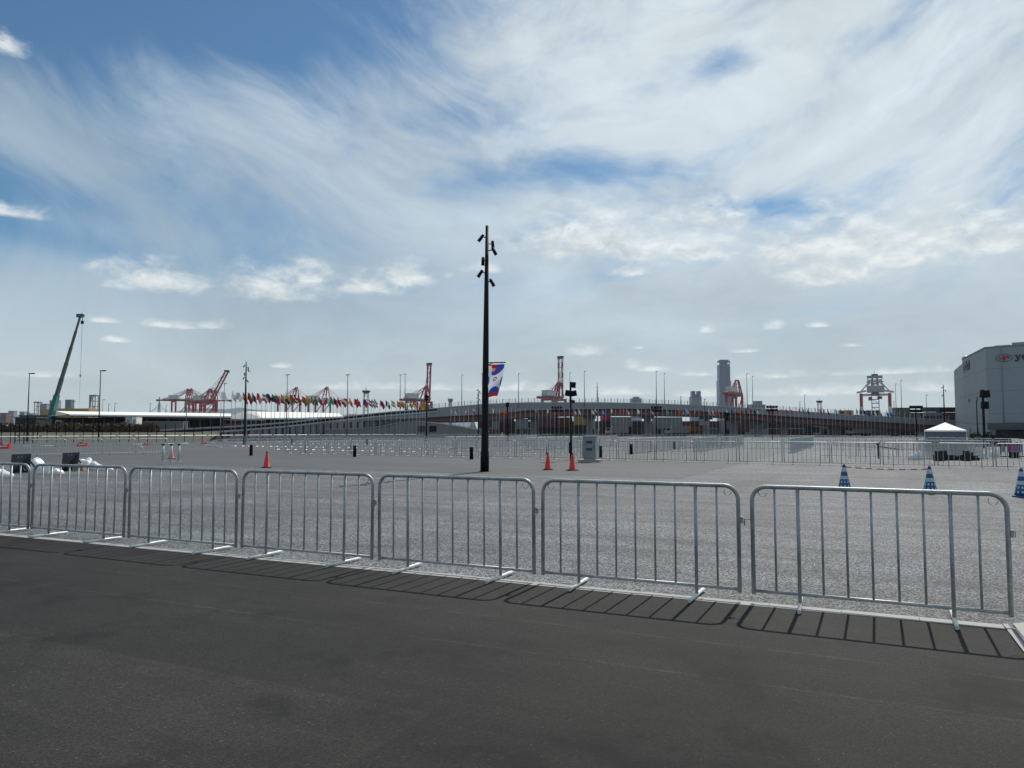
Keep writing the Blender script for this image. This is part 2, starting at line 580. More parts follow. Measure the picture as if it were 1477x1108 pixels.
# corner slab with a dark channel, at the right end of the kerb
q = kline(KX + .004)
A, B = q - kn * .10, q + kn * .065
ex = Vector((1, .22, 0))
for nm_, w0, w1, z_, m_ in (('kerb_block', 0, .045, .013, CONC), ('drain_channel', .047, .092, .008, mat('grey_channel', (.10, .11, .12), .7)), ('corner_slab', .094, 1.4, .013, CONC)):
    b = MB()
    a0_, a1_ = A + ex * w0, A + ex * w1
    top0, top1 = (B + ex * w0, B + ex * w1) if nm_ != 'drain_channel' else (a0_ + Vector((0, .02, 0)), a1_ + Vector((0, .03, 0)))
    b.poly([(p.x, p.y, z_) for p in (a0_ + dn * 2.5, a1_ + dn * 2.5, a1_, top1, top0, a0_)])
    b.build(nm_, m_, kerb)

# ------------------------------------------------------------------ crowd barriers
LB, HB = 2.05, 1.075


def frame_path(L, H, rc, zb, n):
    p = [(-L / 2, 0, zb)]
    for i in range(n + 1):
        a = math.pi - math.pi / 2 * i / n
        p.append((-L / 2 + rc + rc * math.cos(a), 0, H - rc + rc * math.sin(a)))
    for i in range(n + 1):
        a = math.pi / 2 - math.pi / 2 * i / n
        p.append((L / 2 - rc + rc * math.cos(a), 0, H - rc + rc * math.sin(a)))
    p.append((L / 2, 0, zb))
    return p


def barrier_meshes(sides, corner, detail):
    ms = {}
    r = .0195
    b = MB(); b.tube(frame_path(LB - 2 * r, HB - r, .13, .075, corner), r, sides); ms['frame'] = b.mesh('frame', STEEL)
    b = MB(); b.tube([(-LB / 2 + r, 0, .105), (LB / 2 - r, 0, .105)], .016, sides); ms['bottom_rail'] = b.mesh('bottom_rail', STEEL)
    b = MB(); b.tube([(0, 0, .105), (0, 0, HB - r)], .0105, max(4, sides - 2)); ms['upright'] = b.mesh('upright', STEEL)
    b = MB(); b.tube([(0, 0, .03), (0, 0, HB - r)], .0165, sides); ms['leg'] = b.mesh('leg', STEEL)
    b = MB(); b.tube([(0, -.31, .018), (0, .31, .018)], .0175, sides); ms['foot'] = b.mesh('foot', FOOT_LIT)
    if detail:
        b = MB(); b.tube([(0, 0, 0), (-.045, 0, 0), (-.05, 0, -.01), (-.05, 0, -.06)], .005, 6); ms['hook'] = b.mesh('hook', STEEL)
        b = MB(); b.box(0, -.012, -.03, .022, .012, .03); b.tube([(.022, 0, .022), (.032, 0, .012), (.032, 0, -.03)], .004, 6)
        ms['clasp'] = b.mesh('clasp', STEEL)
        b = MB()
        b.tube([(.035 * math.cos(a), 0, .035 * math.sin(a)) for a in [R(x) for x in range(150, 380, 23)]], .0035, 5)
        ms['corner_ring'] = b.mesh('corner_ring', STEEL)
    return ms


def barrier_thing(ms, label, group, detail=False):
    t = thing('crowd_barrier', label, 'barrier', group=group)
    link('frame', ms['frame'], t)
    link('bottom_rail', ms['bottom_rail'], t)
    for i in range(1, 10):
        x = -LB / 2 + .0195 + i * (LB - .039) / 10
        if i in (2, 8):
            link('leg', ms['leg'], t, (x, 0, 0))
            link('foot', ms['foot'], t, (x, 0, 0)).rotation_euler = (0, 0, R(3.5 if i == 2 else -1.0))
        else:
            link('upright', ms['upright'], t, (x, 0, 0))
    if detail:
        link('hook', ms['hook'], t, (-LB / 2, 0, .75))
        link('clasp', ms['clasp'], t, (LB / 2, 0, .74))
        link('corner_ring', ms['corner_ring'], t, (-LB / 2 + .115, 0, HB - .075))
        link('corner_ring', ms['corner_ring'], t, (LB / 2 - .115, 0, HB - .075))
    return t


def whole_barrier(sides):
    b = MB()
    r = .0195
    b.tube(frame_path(LB - 2 * r, HB - r, .13, .075, 3), r, sides)
    b.tube([(-LB / 2 + r, 0, .105), (LB / 2 - r, 0, .105)], .016, sides)
    for i in range(1, 10):
        x = -LB / 2 + r + i * (LB - .039) / 10
        if i in (2, 8):
            b.tube([(x, 0, .03), (x, 0, HB - r)], .0165, 4)
            b.tube([(x, -.31, .018), (x, .31, .018)], .0175, 4)
        else:
            b.tube([(x, 0, .105), (x, 0, HB - r)], .0105, 3, cap=False)
    return b.mesh('crowd_barrier', STEEL_LIT)


def bl(px):                          # near row ground line
    u = (px - CX) / F / 1.0125
    Z = 8.06 / (1 + .477 * u)
    return Vector((u * Z, Z, 0))


near_ms = barrier_meshes(12, 8, True)
near = barrier_thing(near_ms, '', 'crowd barriers along the kerb in the foreground', True)
edges = [(-86, 42), (45, 180), (185, 344), (349, 540), (547, 775), (783, 1071), (1085, 1461)]
near_labels = ['galvanised crowd barrier cut by the left edge, in front of the leftmost sacks',
               'second near barrier from the left, in front of the white sacks',
               'third near barrier from the left, below the three grey posts',
               'near barrier with the red cone showing over its left end',
               'near barrier in front of the tall black lamp pole',
               'near barrier in front of the pair of red cones and grey cabinet',
               'rightmost near barrier, in front of two blue cones, ending at the kerb corner']
for i, (a, b_) in enumerate(edges):
    t = near if i == 0 else copy_tree(near)
    pa, pb = bl(a - 2), bl(b_ - 2)
    c = (pa + pb) / 2
    t.location = (c.x, c.y, .012)
    jit = (0, .004, -.006, .003, -.004, .006, -.008)[i]
    t.rotation_euler = (R((.5, -.6, .3, -.4, .7, -.3, .4)[i]), 0, math.atan2(pb.y - pa.y, pb.x - pa.x) + jit)
    t.scale = ((pb - pa).length / LB, 1, 1)
    t['label'] = near_labels[i]

# middle row, with parts
mid_ms = barrier_meshes(6, 4, False)
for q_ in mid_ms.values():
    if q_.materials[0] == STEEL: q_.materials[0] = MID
midp = barrier_thing(mid_ms, '', 'crowd barriers in the middle row')
D1f = Vector((1, -.6, 0)).normalized()
start = Vector((-16.2, 43.7 + .6 * 16.2, 0))
for i in range(22):
    t = midp if i == 0 else copy_tree(midp)
    c = start + D1f * (1.05 + 2.125 * i)
    t.location = (c.x + random.uniform(-.02, .02), c.y + random.uniform(-.03, .03), .004)
    t.rotation_euler = (0, 0, math.atan2(D1f.y, D1f.x) + random.uniform(-.015, .015))
    t['label'] = 'galvanised crowd barrier in the middle row, %s from its left end' % nth(i)

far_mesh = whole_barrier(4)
far_count = 0


def row(pts, label, group, start_gap=0.0, maxn=999, jit=.02):
    """barriers end to end along a polyline of ground points"""
    global far_count
    pts = [Vector((p[0], p[1], 0)) for p in pts]
    seglen = [(pts[i + 1] - pts[i]).length for i in range(len(pts) - 1)]
    total = sum(seglen)
    s, n = 0.0, 0

    def pos(s):
        for i, L in enumerate(seglen):
            if s <= L or i == len(seglen) - 1:
                return pts[i] + (pts[i + 1] - pts[i]) * (s / L)
            s -= L
    while s + 2.1 <= total + .5 and n < maxn:
        a, b_ = pos(s), pos(s + 2.1)
        c = (a + b_) / 2
        o = link('crowd_barrier', far_mesh, None, (c.x + random.uniform(-jit, jit), c.y + random.uniform(-jit, jit), .004))
        o.rotation_euler = (0, 0, math.atan2(b_.y - a.y, b_.x - a.x) + random.uniform(-.02, .02))
        tag(o, '%s, %s from its start' % (label, nth(n)), 'barrier', group)
        s += 2.12
        n += 1
        far_count += 1


def gd(px, D):
    p = at(px, HZ, D)
    return (p.x, D)


row([gr(42, 658), gr(246, 654)], 'crowd barrier in the short left row behind the boards', 'short barrier row on the left')
row([gd(-40, 70), gd(150, 82), gd(330, 98), gd(450, 110), gd(600, 122), gd(800, 128), gd(1000, 120), gd(1100, 104), gd(1200, 84), gd(1300, 66), gd(1420, 54), gd(1500, 50)],
    'crowd barrier in the farthest curving row below the flagpoles', 'farthest barrier row')


def fl(off, px):
    u = (px - CX) / F
    Z = (43.7 + off) / (1 + .6 * u)
    return (u * Z, Z)


for off, a, b_, lab in ((9, 395, 870, 'first'), (18, 335, 1010, 'second'), (34, 420, 1330, 'third')):
    row([fl(off, a), fl(off, b_)], 'crowd barrier in the %s queue row behind the middle row' % lab, '%s queue row behind the middle row' % lab)
row([fl(13, 1180), fl(13, 1477)], 'crowd barrier in the right queue row near the white tent', 'queue row near the white tent')
for j, (px, py, L) in enumerate(((905, 655, 36), (1000, 652, 28), (1140, 654, 30), (640, 648, 22), (760, 650, 26))):
    p = gr(px, py)
    q = p + Vector((.42, .907, 0)) * L
    row([p, q], 'crowd barrier in the receding lane, %s of five lanes' % nth(j), 'receding barrier lane, %s' % nth(j))
print('far barriers', far_count)

# stored barriers standing close together at right
for i in range(15):
    p = Vector((gd(1318, 43.0)[0], 43.0, 0)) + Vector((.16, -.04, 0)) * i * 1.1
    o = link('crowd_barrier', far_mesh, None, (p.x + 1.0, p.y + .05 * i, .004))
    o.rotation_euler = (0, 0, R(-4 + random.uniform(-2, 2)))
    tag(o, 'crowd barrier packed in the stored stack before the tent, %s from front left' % nth(i), 'barrier', 'stored barriers by the tent')


# ------------------------------------------------------------------ lamp poles with spotlights
def spot_mesh():
    b = MB()
    b.tube([(0, 0, .16), (0, 0, .02), (0, 0, -.15)], [.055, .062, .066], 10)
    b.tube([(0, 0, -.15), (0, 0, -.175)], [.066, .075], 10)
    return b.mesh('spotlight', BLACK)


SPOT = spot_mesh()


def tall_pole(base, H, label, spots, group, rb=.17, rt=.06, banner=False):
    t = thing('lamp_pole', label, 'lamp pole', base, 0, group)
    b = MB()
    b.tube([(0, 0, 0), (0, 0, .75), (0, 0, .80), (0, 0, H * .5), (0, 0, H)], [rb, rb * .98, rb * .86, rb * .68, rt], 12)
    b.tube([(0, 0, -.01), (0, 0, .02)], [rb * 1.25, rb * 1.25], 12)
    b.build('pole', BLACK, t)
    b = MB()
    b.box(-.07, -.12, 0, .07, -.10, .55)
    b.build('access_door', BLACK, t, (0, -rb + .115, .5)) if banner else None
    for (dx, z, tilt, dy) in spots:
        arm = MB()
        arm.tube([(0, 0, 0), (dx, dy, .02)], .022, 6)
        a = arm.build('bracket', BLACK, t, (0, 0, z))
        s = link('spotlight', SPOT, a, (dx * 1.45, dy, -.02))
        s.rotation_euler = (R(12), R(tilt), 0)
    return t


pg = gr(699, 680.5)
PH = 9.75
SP = [(-.16, at(0, 343, pg.y).z, 38, -.04), (.16, at(0, 352, pg.y).z, -4, .05), (.20, at(0, 362, pg.y).z, -30, -.05), (-.10, at(0, 377, pg.y).z, 2, -.10),
      (-.17, at(0, 394, pg.y).z, 34, -.02), (.15, at(0, 407, pg.y).z, -30, -.03)]
pole = tall_pole((pg.x, pg.y, 0), PH, 'tall tapering black pole with spotlights and a hanging banner, behind the near barriers',
                 SP, 'black spotlight poles', banner=True)
pole.rotation_euler = (0, R(.45), 0)
g2 = gd(353, 88)
tall_pole((g2[0], g2[1], 0), 9.75, 'black spotlight pole among the flags left of the tall banner pole', SP, 'black spotlight poles')
g2 = gd(1363, 132)
tall_pole((g2[0], g2[1], 0), 9.75, 'black spotlight pole beside the grey warehouse', [SP[0], SP[2], SP[4]], 'black spotlight poles')
g2 = gd(690, 140)
tall_pole((g2[0], g2[1], 0), 9.4, 'small distant black spotlight pole just left of the tall banner pole', SP, 'black spotlight poles')

# banner
t = thing('hanging_banner', 'white banner with blue and red blobs hanging from the tall black pole', 'banner', (pg.x, pg.y, 0))
a0 = at(703, 523.5, pg.y - .02); a1 = at(729.5, 522.8, pg.y - .02)
b = MB(); b.beam(a0 - pg, a1 - pg, .05, .04); b.beam(a0 - pg + Vector((0, 0, -.12)), a0 - pg + Vector((.18, 0, -.01)), .03)
b.build('bracket_arm', BLACK, t)
b = MB()
for px in (711, 723):
    p = at(px, 523.5, pg.y - .02) - pg
    b.box(p.x - .012, p.y - .01, p.z - .055, p.x + .012, p.y + .01, p.z - .01)
b.build('hanger', LGREY, t)
bm = MB()
NI, NJ = 10, 18
TL, TR, BL_, BR = (705.3, 526.2), (728, 525.3), (702.5, 574.5), (717.5, 571.5)
uvs = []
for j in range(NJ + 1):
    for i in range(NI + 1):
        s_, v_ = i / NI, j / NJ
        sag = math.sin(v_ * math.pi) * -1.2
        x = (TL[0] * (1 - s_) + TR[0] * s_) * (1 - v_) + (BL_[0] * (1 - s_) + BR[0] * s_) * v_ + (1.2 * math.sin(math.pi * v_) if s_ > .01 else 0) * s_
        y = (TL[1] * (1 - s_) + TR[1] * s_) * (1 - v_) + (BL_[1] * (1 - s_) + BR[1] * s_) * v_ - (1.2 * math.sin(s_ * 3) * v_)
        dd = pg.y - .05 - .55 * v_ * v_ * s_ + .05 * math.sin(v_ * 9 + s_ * 4)
        p = at(x, y, dd) - pg
        bm.v.append(tuple(p)); uvs.append((s_, 1 - v_))
for j in range(NJ):
    for i in range(NI):
        a = j * (NI + 1) + i
        bm.face((a, a + NI + 1, a + NI + 2, a + 1), 0, True)


def banner_mat():
    m = bpy.data.materials.new('printed_banner_cloth')
    m.use_nodes = True
    tt = m.node_tree
    k = NT(tt)
    bs = tt.nodes['Principled BSDF']
    uv = k.n('ShaderNodeUVMap').outputs[0]
    U, V, _ = k.sep(uv)

    def ell(cx, cy, rx, ry, rot=0):
        c, s_ = math.cos(R(rot)), math.sin(R(rot))
        du, dv = k.m('SUBTRACT', U, cx), k.m('MULTIPLY', k.m('SUBTRACT', V, cy), 2.0)
        p = k.m('MULTIPLY', k.m('ADD', k.m('MULTIPLY', du, c), k.m('MULTIPLY', dv, s_)), 1 / rx)
        q_ = k.m('MULTIPLY', k.m('SUBTRACT', k.m('MULTIPLY', dv, c), k.m('MULTIPLY', du, s_)), 1 / ry)
        r_ = k.m('SQRT', k.m('ADD', k.m('MULTIPLY', p, p), k.m('MULTIPLY', q_, q_)))
        return k.sm(r_, .95, 1.05, 1, 0)
    W, Bc, Rc = (.62, .64, .70), (.012, .07, .40), (.42, .012, .02)
    c = k.mix(k.sm(V, .955, .965), W, Rc)
    c = k.mix(ell(.42, .93, .25, .13, 0), c, Rc)
    c = k.mix(ell(.62, .86, .52, .26, 42), c, Bc)
    c = k.mix(ell(.40, .86, .22, .15, 50), c, Rc)
    c = k.mix(ell(.33, .835, .13, .08, 50), c, (.62, .30, .34))
    c = k.mix(ell(-.03, .52, .13, .30, 0), c, Bc)
    c = k.mix(ell(1.02, .46, .13, .34, 0), c, Bc)
    c = k.mix(ell(.55, .10, .46, .42, 10), c, Bc)
    c = k.mix(k.sm(k.m('ADD', V, k.m('MULTIPLY', U, -.06)), .085, .095, 1, 0), c, (.50, .02, .015))
    ring = k.m('MULTIPLY', ell(.48, .545, .15, .11, 50), k.m('SUBTRACT', 1.0, ell(.48, .545, .085, .055, 50)))
    c = k.mix(ring, c, (.18, .02, .06))
    c = k.mix(k.m('MULTIPLY', ell(.45, .43, .14, .02), .5), c, (.25, .25, .3))
    tt.links.new(c, bs.inputs['Base Color'])
    bs.inputs['Roughness'].default_value = .7
    # thin cloth lets some of the back light through
    tr = k.n('ShaderNodeBsdfTranslucent')
    tt.links.new(c, tr.inputs[0])
    mx = k.n('ShaderNodeMixShader')
    mx.inputs[0].default_value = .45
    tt.links.new(bs.outputs[0], mx.inputs[1]); tt.links.new(tr.outputs[0], mx.inputs[2])
    tt.links.new(mx.outputs[0], tt.nodes['Material Output'].inputs[0])
    return m


bo = bm.build('banner_cloth', banner_mat(), t)
uvl = bo.data.uv_layers.new(name='UVMap')
for lp in bo.data.loops: uvl.data[lp.index].uv = uvs[lp.vertex_index]

# ------------------------------------------------------------------ speaker and camera masts
def mast(px, base_y, top_y, D, label, boxes, extra=None, r=.055, name='equipment_mast', cat='mast', group=None):
    p = at(px, HZ, D)
    t = thing(name, label, cat, (p.x, D, 0), 0, group)
    H = at(px, top_y, D).z
    b = MB()
    b.tube([(0, 0, 0), (0, 0, H * .3), (0, 0, H)], [r * 1.3, r, r * .8], 8)
    b.build('pole', BLACK, t)
    for (nm, x0, y0, x1, y1, dep, tilt) in boxes:
        a, c = at(x0, y0, D), at(x1, y1, D)
        w, h = c.x - a.x, a.z - c.z
        bb = MB()
        sl = h * .12 * tilt
        bb.poly([(-w / 2, 0, -h / 2), (w / 2, 0, -h / 2 + sl), (w / 2, 0, h / 2 + sl), (-w / 2, 0, h / 2)])
        bb = MB()
        bb.box(-w / 2, -dep / 2, -h / 2, w / 2, dep / 2, h / 2)
        bb.box(-w / 2 + w * .08, -dep / 2 - .012, -h / 2 + h * .08, w / 2 - w * .08, -dep / 2, h / 2 - h * .08)
        o = bb.build(nm, BLACK, t, ((a.x + c.x) / 2 - p.x, -.02, (a.z + c.z) / 2))
        o.rotation_euler = (0, R(tilt), 0)
    return t


mt = mast(823.5, 664, 551, 40.6, 'dark mast with loudspeakers and a camera behind the pair of red cones',
          [('loudspeaker', 823.5, 551.5, 830.3, 559.5, .22, 4), ('loudspeaker', 815.2, 563.2, 823.4, 571.5, .22, 10), ('loudspeaker', 823.8, 563.6, 831.6, 571.6, .22, -10),
           ('junction_box', 820.6, 638, 824, 654, .14, 0), ('bracket', 821, 577, 829, 580, .10, 8), ('bracket', 825, 579.2, 829, 581.5, .2, 0)])
mast(1419.5, 646, 562, 70, 'dark mast stacked with loudspeakers in front of the grey warehouse',
     [('loudspeaker', 1414.2, 563, 1418.6, 573.5, .35, 6), ('loudspeaker', 1420.6, 563, 1426.4, 573.5, .35, -6), ('loudspeaker', 1417.2, 563.5, 1422.2, 574, .35, 0),
      ('loudspeaker', 1415.8, 579, 1419.8, 589.5, .35, 4), ('loudspeaker', 1419.9, 579.4, 1425, 590, .35, -4)], r=.12)
mast(1047, 637, 594, 113, 'short dark mast with small speakers between the queue lanes below the overpass',
     [('loudspeaker', 1043.8, 595.5, 1047, 601, .4, 5), ('loudspeaker', 1047.4, 595, 1051, 601, .4, -5), ('loudspeaker', 1045, 602, 1049.5, 606, .3, 0)], r=.16)
mast(732, 630, 580, 118, 'dark mast with a rounded speaker cluster just right of the banner pole',
     [('loudspeaker', 729.3, 581, 734.6, 587, .5, 0), ('loudspeaker', 730.2, 610, 733.6, 618, .4, 0)], r=.14)
mast(615, 627, 569, 118, 'dark mast with loudspeakers among the flags below the red crane',
     [('loudspeaker', 612, 570.5, 618.5, 574, .4, 3), ('loudspeaker', 613, 574.5, 618.2, 577.5, .4, -3)], r=.14)


def flood_mast(px, top, D, label):
    p = at(px, HZ, D)
    t = thing('floodlight_mast', label, 'floodlight', (p.x, D, 0), 0, 'floodlight masts before the overpass')
    H = at(px, top, D).z
    b = MB(); b.tube([(0, 0, 0), (0, 0, H)], [.13, .09], 6); b.beam((-.95, 0, H - .12), (.95, 0, H - .12), .1); b.beam((-.95, 0, H - .72), (.95, 0, H - .72), .1)
    b.build('pole', BLACK, t)
    lm = MB(); lm.box(-.2, -.16, -.2, .2, .16, .2); lm.box(-.16, -.20, -.16, .16, -.16, .16)
    lm = lm.mesh('lamp_head', BLACK)
    for j in range(2):
        for i in range(4):
            link('lamp_head', lm, t, (-.83 + .553 * i, -.1, H + .10 - .62 * j))


for px, top, D, lab in ((947, 588.5, 150, 'cluster of eight floodlights on a dark mast below the middle of the overpass'),
                        (803, 588.5, 150, 'floodlight mast just left of the speaker mast, against the brown girder'),
                        (1114, 587.5, 140, 'floodlight mast right of the tall blue tower, against the overpass parapet'),
                        (1322, 588, 120, 'floodlight mast left of the white tent peak')):
    flood_mast(px, top, D, lab)


# ------------------------------------------------------------------ street lamps
def street_lamp(px, top, D, base_y, label, dark=True, both=False, rad=.11, arm=.9):
    m = mat('lamp_pole_grey', (.13, .14, .15), .5, .3) if not dark else BLACK
    P0 = at(px, base_y, D)
    if base_y > 615: P0.z = 0
    t = thing('street_lamp', label, 'street lamp', tuple(P0), 0, 'tall street lamps along the road')
    H = at(px, top, D).z - P0.z
    b = MB(); b.tube([(0, 0, 0), (0, 0, H)], [rad * 1.25, rad * .6], 6); b.build('pole', m, t)
    b = MB()
    b.beam((-arm * (.9 if both else .15), 0, H), (arm, 0, H + .05), .22, .12)
    if not both: b.beam((arm * .3, 0, H + .0), (arm, 0, H), .3, .14)
    b.build('lamp_head', m, t)
    return t


lamps = [(39, 539, 118, 628, 'street lamp nearest the left edge, left of the teal mobile crane'), (142, 535, 112, 630, 'dark street lamp just right of the mobile crane hook line'),
         (268, 562, 160, 628, 'street lamp in front of the leftmost red harbour cranes'), (147, 577, 230, 610, 'small lamp beside the grey lattice tower on the left'),
         (105, 579, 240, 610, 'small lamp above the left end of the white canopy'), (165, 582, 300, 605, 'tiny lamp behind the canopy, right of the lattice tower'),
         (156, 583, 320, 605, 'tiniest lamp behind the canopy roof'), (216, 582, 300, 605, 'small lamp left of the pylon behind the canopy'), (239, 585, 320, 605, 'small lamp right of the pylon behind the canopy'),
         (322, 553, 150, 628, 'lamp beside the raised harbour crane boom and first white flag'),
         (413, 541, 136, 627, 'tall lamp among the left flags, before the twin crane peaks'), (500.5, 541, 140, 627, 'tall lamp among the flags left of the control tower'),
         (577, 541, 200, 592, 'left one of the pair of lamps over the overpass ramp'), (584, 540, 215, 592, 'right one of the pair of lamps over the overpass ramp'),
         (666, 541, 215, 585, 'lamp on the overpass left of the banner pole'), (695.5, 539, 230, 584, 'lamp hidden right behind the tall banner pole'),
         (748, 539, 214, 588, 'lamp on the overpass right of the hanging banner'), (822, 538, 240, 582, 'lamp rising right behind the speaker mast'),
         (843, 536, 214, 587, 'lamp on the overpass right of the speaker mast'), (947, 536, 214, 588, 'left lamp of the pair left of the blue towers'),
         (958.5, 539, 240, 583, 'right lamp of the pair left of the blue towers'), (982, 572, 300, 588, 'short lamp left of the smaller blue tower block'),
         (1016.5, 576, 214, 600, 'dark short lamp right of the smaller blue tower block'),
         (1078, 539, 216, 592, 'left lamp of the pair right of the tall tower'), (1086, 543, 240, 590, 'right lamp of the pair right of the tall tower'),
         (1154, 579, 320, 594, 'small lamp left of the far control tower'), (1161, 570, 240, 594, 'taller lamp left of the far control tower'),
         (1290, 579, 320, 600, 'short lamp right of the red and white crane'), (1293, 554, 240, 602, 'left lamp of the pair right of the red and white crane'),
         (1301, 549, 220, 604, 'right lamp of the pair right of the red and white crane'), (1337, 570, 222, 606, 'lamp in front of the red containers by the warehouse')]
for (px, top, D, by, lab) in lamps:
    street_lamp(px, top, D, by, lab, dark=px in (39, 142, 1016.5), both=px in (413, 500.5, 577, 584, 695.5), rad=.10 if D < 250 else .16, arm=.75 if px < 200 else .42)
p = at(1410, HZ, 100)
b = MB(); b.tube([(0, 0, 0), (0, 0, at(0, 577, 100).z)], [.09, .06], 6)
tag(b.build('utility_pole', BLACK, None, (p.x, 100, 0)), 'thin bare pole in front of the left wall of the warehouse', 'pole')


# ------------------------------------------------------------------ bollards, posts, cones
bb = MB()
bb.tube([(0, 0, 0), (0, 0, .68), (0, 0, .70)], [.105, .105, .09], 14)
BOLL = bb.mesh('bollard', BLACK)
for i, (px, by, lab) in enumerate(((362, 657.5, 'black bollard left of the single red cone'), (511.5, 659.3, 'black bollard between the single red cone and the tall pole'),
                                   (680, 662.8, 'black bollard just left of the tall banner pole'), (866, 660.2, 'black bollard right behind the grey cabinet'),
                                   (910.5, 655.5, 'black bollard right of the grey cabinet, behind the middle row'), (973, 648.5, 'black bollard in the first receding lane'),
                                   (1041, 641.5, 'small black bollard beside the short speaker mast'), (529, 641.5, 'distant bollard behind the queue rows, left of centre'),
                                   (421.5, 641.0, 'distant bollard behind the queue rows, above the single red cone'))):
    p = gr(px, by)
    tag(link('bollard', BOLL, None, (p.x, p.y, .004)), lab, 'bollard', 'black bollards on the plaza')

for i, (px, lab) in enumerate(((234.7, 'left one of the three short grey posts'), (246.6, 'middle one of the three grey posts, in front of a red cone'), (257.6, 'right one of the three short grey posts'))):
    p = gr(px, 666)
    t = thing('steel_post', lab, 'post', (p.x, p.y, .004), 0, 'short grey posts on the left')
    b = MB(); b.tube([(0, 0, 0), (0, 0, .84)], [.06, .06], 12); b.build('post', LGREY, t)
    b = MB(); b.tube([(0, 0, .84), (0, 0, .90), (0, 0, .91)], [.075, .075, .05], 12); b.build('cap', BLACK, t)
    b = MB(); b.box(-.13, -.13, 0, .13, .13, .015); b.build('base_plate', LGREY, t)


def cone_body():
    b = MB()
    n = 20
    b.tube([(0, 0, .035), (0, 0, .045), (0, 0, .66), (0, 0, .70)], [.155, .14, .035, .028], n)
    return b


CR = cone_body().mesh('cone_body', CONE_R)
cb = MB(); cb.box(-.19, -.19, 0, .19, .19, .035)
CBASE = cb.mesh('rubber_base', mat('black_rubber', (.012, .012, .012), .8))
ct = MB(); ct.tube([(0, 0, .645), (0, 0, .702)], [.039, .031], 16)
CTOP = ct.mesh('black_tip', BLACK)
first = None
for px, by, rz, lab in ((384.5, 677, 10, 'single red traffic cone in front of the left bollards'), (790.3, 680, 0, 'left one of the pair of red cones'),
                        (825.5, 681, 20, 'right one of the pair of red cones, by the speaker mast'), (247.5, 664.5, 30, 'red cone behind the three grey posts')):
    p = gr(px, by - 2.2)
    if first is None:
        t = first = thing('traffic_cone', lab, 'traffic cone', group='red traffic cones')
        link('cone_body', CR, t); link('rubber_base', CBASE, t); link('black_tip', CTOP, t)
    else:
        t = copy_tree(first)
    t.location = (p.x, p.y, .004)
    t.rotation_euler = (0, 0, R(rz))
    t['label'] = lab

# blue cones: bands, windowed lower part
bc = MB()


def cr(z): return .165 - (.165 - .038) * (z - .04) / .62


prof = [(.04, 0), (.235, 0), (.235, 1), (.315, 1), (.315, 0), (.40, 0), (.40, 1), (.49, 1), (.49, 0), (.60, 0), (.60, 2), (.66, 2)]
b0 = MB(); b0.tube([(0, 0, z) for z in (.04, .30)], [cr(.04), cr(.30)], 20)
b0.tube([(0, 0, .0), (0, 0, .03), (0, 0, .045)], [.215, .215, .17], 8)
b0.tube([(0, 0, .39), (0, 0, .495)], [cr(.39), cr(.495)], 20, cap=False)
b0.tube([(0, 0, .615), (0, 0, .70)], [cr(.61) + .002, .026], 16)
CB_ = b0.mesh('cone_body', BLUE)
b1 = MB(); b1.tube([(0, 0, .30), (0, 0, .39)], [cr(.30) + .002, cr(.39) + .002], 20, cap=False)
b1.tube([(0, 0, .495), (0, 0, .612)], [cr(.495) + .002, cr(.612) + .002], 20, cap=False)
CBW = b1.mesh('reflective_band', mat('shaded_band_white', (.42, .47, .52), .5))  # white bands toned blue-grey, their shade put into the colour
b2 = MB()
CUTS = []
for k_ in range(10):
    a = 2 * math.pi * k_ / 10
    for z0 in (.10, .205):
        b2 = MB()
        z1 = z0 + .055
        pts = []
        for (aa, zz) in ((a - .15, z0), (a + .15, z0), (a + .15, z1), (a - .15, z1)):
            r_ = cr(zz) + .004
            pts.append((r_ * math.cos(aa), r_ * math.sin(aa), zz))
        b2.poly(pts)
        CUTS.append(b2)
CBL_M = mat('pale_cut_out', (.45, .50, .56), .6)
CUTS = [q_.mesh('cut_out', CBL_M) for q_ in CUTS]
first = None
blue_pos = []
for px, by, rz, lab in ((1218.3, 711, 0, 'leftmost blue and white cone, tied to the bar'), (1341.8, 715.3, 10, 'middle blue and white cone, right end of the red and white bar'),
                        (1474.5, 720.8, 25, 'blue and white cone cut by the right edge')):
    p = gr(px, by - 3.5)
    blue_pos.append(p)
    if first is None:
        t = first = thing('traffic_cone', lab, 'traffic cone', group='blue and white cones')
        link('cone_body', CB_, t); link('reflective_band', CBW, t); [link('cut_out', q_, t) for q_ in CUTS]
    else:
        t = copy_tree(first)
    t.location = (p.x, p.y, .002)
    t.rotation_euler = (0, 0, R(rz))
    t['label'] = lab
# red and white bar with sag between the first two
bar = thing('cone_bar', 'sagging red and white striped bar strung between two blue cones', 'cone bar')
A_, B_ = blue_pos[0] + Vector((.03, 0, .625)), blue_pos[1] + Vector((-.03, 0, .615))
rm, wm = MB(), MB()
BR_ = .017
NS = 15
for i in range(NS):
    s0, s1 = i / NS, (i + 1) / NS
    f = lambda s: A_.lerp(B_, s) + Vector((0, 0, -.035 * math.sin(math.pi * s)))
    (rm if i % 2 == 0 else wm).tube([f(s0), f(s1)], BR_, 6)
rm.build('red_stripe', CONE_R, bar); wm.build('white_stripe', WHITE, bar)

